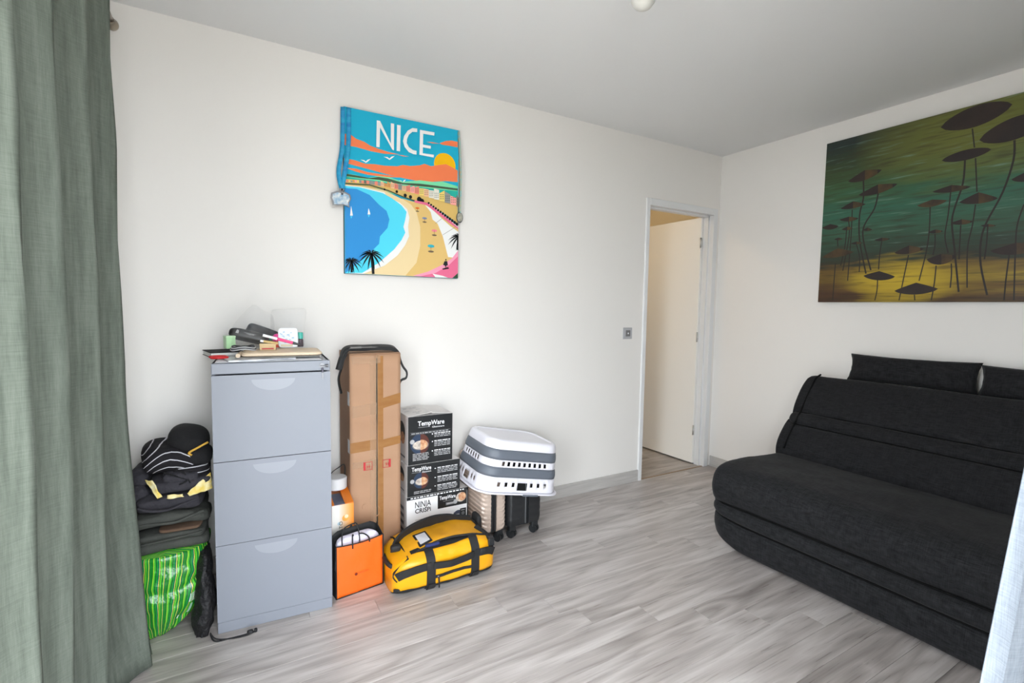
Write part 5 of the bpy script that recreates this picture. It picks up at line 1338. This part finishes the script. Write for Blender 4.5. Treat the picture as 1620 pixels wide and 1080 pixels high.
for s_ in (-1, 1):
    b = B(); tube(b, [(-.028*math.cos(t)-.005, s_*.022+.015*math.sin(t), .008) for t in [2*math.pi*k/12 for k in range(13)]], .0045, 8, 3); mk('finger_loop', b, plain(206, 30, 34, .35), sc, True)
b = B(); bx(b, (.02, -.004, .006), (.034, .004, .0085)); mk('blade', b, M_chrome, sc)
# carton of bits in clear bags
zb = ZT + .033
def at(u, v, y): return PY(u, v, y)
def item(name, p, label, cat, rz=0, rot=None): return empty(name, p, rz, label, cat, 'odds and ends on the cabinet', rot)
# dark pouch and glasses case
q = at(394, 524, -.25)
gl = item('glasses_case', (q.x+.0, -.25, zb+.050), 'hard black glasses case with small light logo, lying tilted in bag', 'case', rot=(math.radians(-25), math.radians(14), math.radians(-8)))
b = B(); slab(b, (0, 0, 0), (.155, .055, .046), .6, .5, .001, 8, 0, 40, 16); mk('case', b, mat('black_leatherette', rgb(22, 22, 25), .4), gl, True)
b = B(); tube(b, [(.077*math.cos(t), .0275*math.sin(t)*1.0, .003) for t in [2*math.pi*k/24 for k in range(25)]], .0014, 6, 1); mk('seam', b, M_gy2, gl, True)
a = Art((-.045, -.0285, 0), (1, 0, 0), (0, .25, .97), (0, -1, .2)); a.poly([(-.006, -.008), (.006, -.008), (.004, .010), (-.004, .010)], M_gy, 3); a.text('opt', .035, -.004, .006, M_gy, 3, .03); a.bm.verts.ensure_lookup_table(); a.done('logo', gl)
po_ = item('black_pouch', (q.x+.06, -.205, zb+.055), 'flat black pouch leaning behind the glasses case', 'pouch', rot=(math.radians(-50), math.radians(22), math.radians(5)))
b = B(); slab(b, (0, 0, 0), (.15, .075, .02), .6, .35, .002, 8, 5, 40, 12); mk('pouch', b, mat('black_cloth', rgb(26, 26, 30), .8), po_, True)
b = B(); tube(b, [(-.06, -.03, .011), (.0, .0, .012), (.06, .028, .010)], .0022, 6); mk('light_seam', b, M_gy, po_, True)
cb = item('cable_bundle', (at(385, 545, -.37).x, -.385, zb+.0), 'coiled black and silver cable in a clear wrapper', 'cable')
for k in range(4):
    b = B(); tube(b, [((.045+.004*k)*math.cos(t)*(1-.1*k), (.028)*math.sin(t), .006+.004*k+.003*math.sin(3*t)) for t in [2*math.pi*i/14+.4*k for i in range(15)]], .0032, 6, 3); mk('coil', b, M_bk if k % 2 else M_gy, cb, True)
gp = item('green_packet', (at(363, 538, -.27).x, -.27, zb+.002), 'small pale green packet standing at the end of the heap', 'packet', rot=(0, 0, math.radians(15)))
b = B(); bx(b, (-.018, -.022, 0), (.018, .022, .052), .004, 2); mk('wrapper', b, mat('pale_green_wrap', rgb(178, 220, 170), .35), gp)
b = B(); bx(b, (-.0185, -.0225, .046), (.0185, .0225, .054), .002); mk('crimped_edge', b, mat('pale_green_wrap2', rgb(196, 228, 188), .35), gp)
# felt pen, pencil, wooden block
p0 = at(416, 530, -.395); p1 = at(478, 546, -.425)
ax = (p1-p0); L_ = ax.length; ax.normalize()
pen = item('felt_pen', p0, 'felt pen with white barrel, pink grip and black tip', 'pen')
for nm, a0, a1, r0, r1, m in (('barrel', 0, .36, .0055, .0058, M_pl), ('pink_grip', .36, .76, .0062, .0062, plain(240, 64, 124, .4)), ('black_cap', .76, .93, .0062, .004, M_bk), ('tip', .93, 1, .0025, .001, M_bk)):
    b = B(); cyl(b, ax*(L_*a0), ax*(L_*a1), r0, r1, 14); mk(nm, b, m, pen, 'auto')
p2 = at(412, 539, -.385); p3 = at(440, 543, -.40); ax = p3-p2; L_ = ax.length*1.0; ax.normalize()
pc = item('wooden_pencil', p2, 'short natural wood pencil with white end below the felt pen', 'pencil')
b = B(); cyl(b, (0, 0, 0), ax*(.012), .005, n=12); mk('white_end', b, M_pl, pc, 'auto')
b = B(); cyl(b, ax*.012, ax*L_, .005, n=6); mk('barrel', b, plain(206, 176, 120, .5), pc)
wbk = item('wooden_box', (at(424, 546, -.37).x, -.365, zb), 'little pale wooden box in the middle of the heap', 'box', rot=(0, 0, math.radians(-5)))
b = B(); bx(b, (-.03, -.022, 0), (.03, .022, .020), .001); mk('box_body', b, plain(206, 180, 134, .6), wbk)
b = B(); bx(b, (-.031, -.023, .020), (.031, .023, .026), .001); mk('box_lid', b, plain(214, 190, 146, .6), wbk)
b = B(); bx(b, (-.022, -.0236, .004), (.022, -.022, .009)); mk('red_band', b, plain(186, 60, 60, .6), wbk)
# bottles and sachet on the right
pkb = item('pink_bottle', (at(438, 530, -.25).x, -.25, zb), 'little bottle with a bright pink round cap in clear bag', 'bottle')
b = B(); lathe(b, [(.001, 0), (.014, 0), (.015, .004), (.015, .024), (.012, .028), (.001, .028)], n=20); mk('bottle', b, plain(206, 84, 60, .35), pkb, 'auto')
b = B(); lathe(b, [(.001, .028), (.017, .028), (.018, .034), (.017, .050), (.010, .058), (.001, .060)], n=20); mk('cap', b, plain(236, 50, 150, .3), pkb, True)
tb = item('teal_bottle', (at(475, 528, -.24).x, -.24, zb), 'little dark bottle with a teal cap in clear bag', 'bottle')
b = B(); lathe(b, [(.001, 0), (.012, 0), (.013, .003), (.013, .032), (.009, .036), (.001, .036)], n=20); mk('bottle', b, plain(74, 60, 72, .3), tb, 'auto')
b = B(); lathe(b, [(.001, .036), (.012, .036), (.012, .062), (.010, .065), (.001, .065)], n=20); mk('cap', b, plain(44, 184, 168, .3), tb, 'auto')
gnb = item('green_bottle', (at(429, 534, -.21).x, -.21, zb), 'tiny bottle with dark green cap behind the pink bottle', 'bottle')
b = B(); lathe(b, [(.001, 0), (.010, 0), (.010, .026), (.001, .028)], n=16); mk('bottle', b, plain(180, 60, 50, .3), gnb, 'auto')
b = B(); lathe(b, [(.001, .028), (.009, .028), (.009, .042), (.001, .043)], n=16); mk('cap', b, plain(30, 140, 110, .3), gnb, 'auto')
sa = item('paper_sachet', (at(456, 538, -.28).x, -.28, zb), 'white sachet with light blue print standing upright in clear bag', 'sachet', rot=(math.radians(-12), 0, math.radians(-4)))
b = B(); slab(b, (0, 0, .044), (.080, .010, .088), .35, .2, .001, 9, 3, 36, 14); mk('sachet', b, plain(240, 244, 248, .45), sa, True)
a = Art((0, -.0062, 0), (1, 0, 0), (0, 0, 1), (0, -1, 0)); random.seed(3)
for k in range(16):
    x = random.uniform(-.034, .026); z = random.uniform(.018, .068); a.rect(x, z, x+random.uniform(.004, .010), z+.003, plain(150, 196, 230, .45), 1)
a.done('blue_print', sa, kind='stuff')
b = B(); bx(b, (-.03, -.0062, .004), (.018, -.0052, .014)); mk('strip', b, plain(216, 206, 176, .5), sa)
# clear plastic bags around the bits
def film(name):
    m = bpy.data.materials.new(name); m.use_nodes = True; nt = m.node_tree; b_ = nt.nodes['Principled BSDF']
    b_.inputs['Base Color'].default_value = (.93, .94, .95, 1); b_.inputs['Roughness'].default_value = .18; b_.inputs['Alpha'].default_value = .09; b_.inputs['Specular IOR Level'].default_value = .35
    tc = nt.nodes.new('ShaderNodeTexCoord'); n = nt.nodes.new('ShaderNodeTexNoise'); n.inputs['Scale'].default_value = 45; n.inputs['Detail'].default_value = 4
    nt.links.new(tc.outputs['Object'], n.inputs['Vector']); bp = nt.nodes.new('ShaderNodeBump'); bp.inputs['Strength'].default_value = .9; bp.inputs['Distance'].default_value = .01
    nt.links.new(n.outputs[0], bp.inputs['Height']); nt.links.new(bp.outputs[0], b_.inputs['Normal'])
    return m
M_film = film('clear_plastic_film')
def clearbag(name, uv, y0, y1, label, seed):
    pts = [at(u, v, (y0+y1)/2) for u, v in uv]; o = empty(name, (sum(p.x for p in pts)/len(pts), (y0+y1)/2, zb), label=label, cat='plastic bag', group='clear bags on the cabinet')
    bm = B(); c = sum((V((p.x, 0, p.z)) for p in pts), V())/len(pts); rings = []
    P = smooth_path([V((p.x, 0, p.z)) for p in pts+[pts[0]]], 5)[:-1]
    for sgn_, k in ((-1, .0), (-1, .35), (-1, .65), (-1, .88), (-1, 1.0)):
        rings.append([V(((c.x+(p.x-c.x)*max(k, .02)), y0+(y1-y0)*.5*(k**3) + .02*noise.noise(V((p.x*40, p.z*40, k*4+seed))), max(c.z+(p.z-c.z)*max(k, .02), zb+.002)))-V(o.location) for p in P])
    for k in (.88, .65, .35, .02):
        rings.append([V(((c.x+(p.x-c.x)*k), y1-(y1-y0)*.5*(k**3) + .012*noise.noise(V((p.x*30, p.z*30, k*3+seed+5))), max(c.z+(p.z-c.z)*k, zb+.002)))-V(o.location) for p in P])
    loft(bm, rings); mk('film', bm, M_film, o, True)
clearbag('clear_bag', [(360, 548), (366, 520), (380, 500), (396, 484), (404, 482), (418, 492), (432, 500), (434, 530), (430, 548)], -.36, -.13, 'clear crumpled plastic bag around the black cases', 1)
clearbag('clear_bag', [(430, 546), (428, 515), (430, 492), (445, 489), (470, 488), (484, 490), (481, 520), (478, 548)], -.36, -.15, 'clear plastic zip bag with small bottles and a sachet', 7)
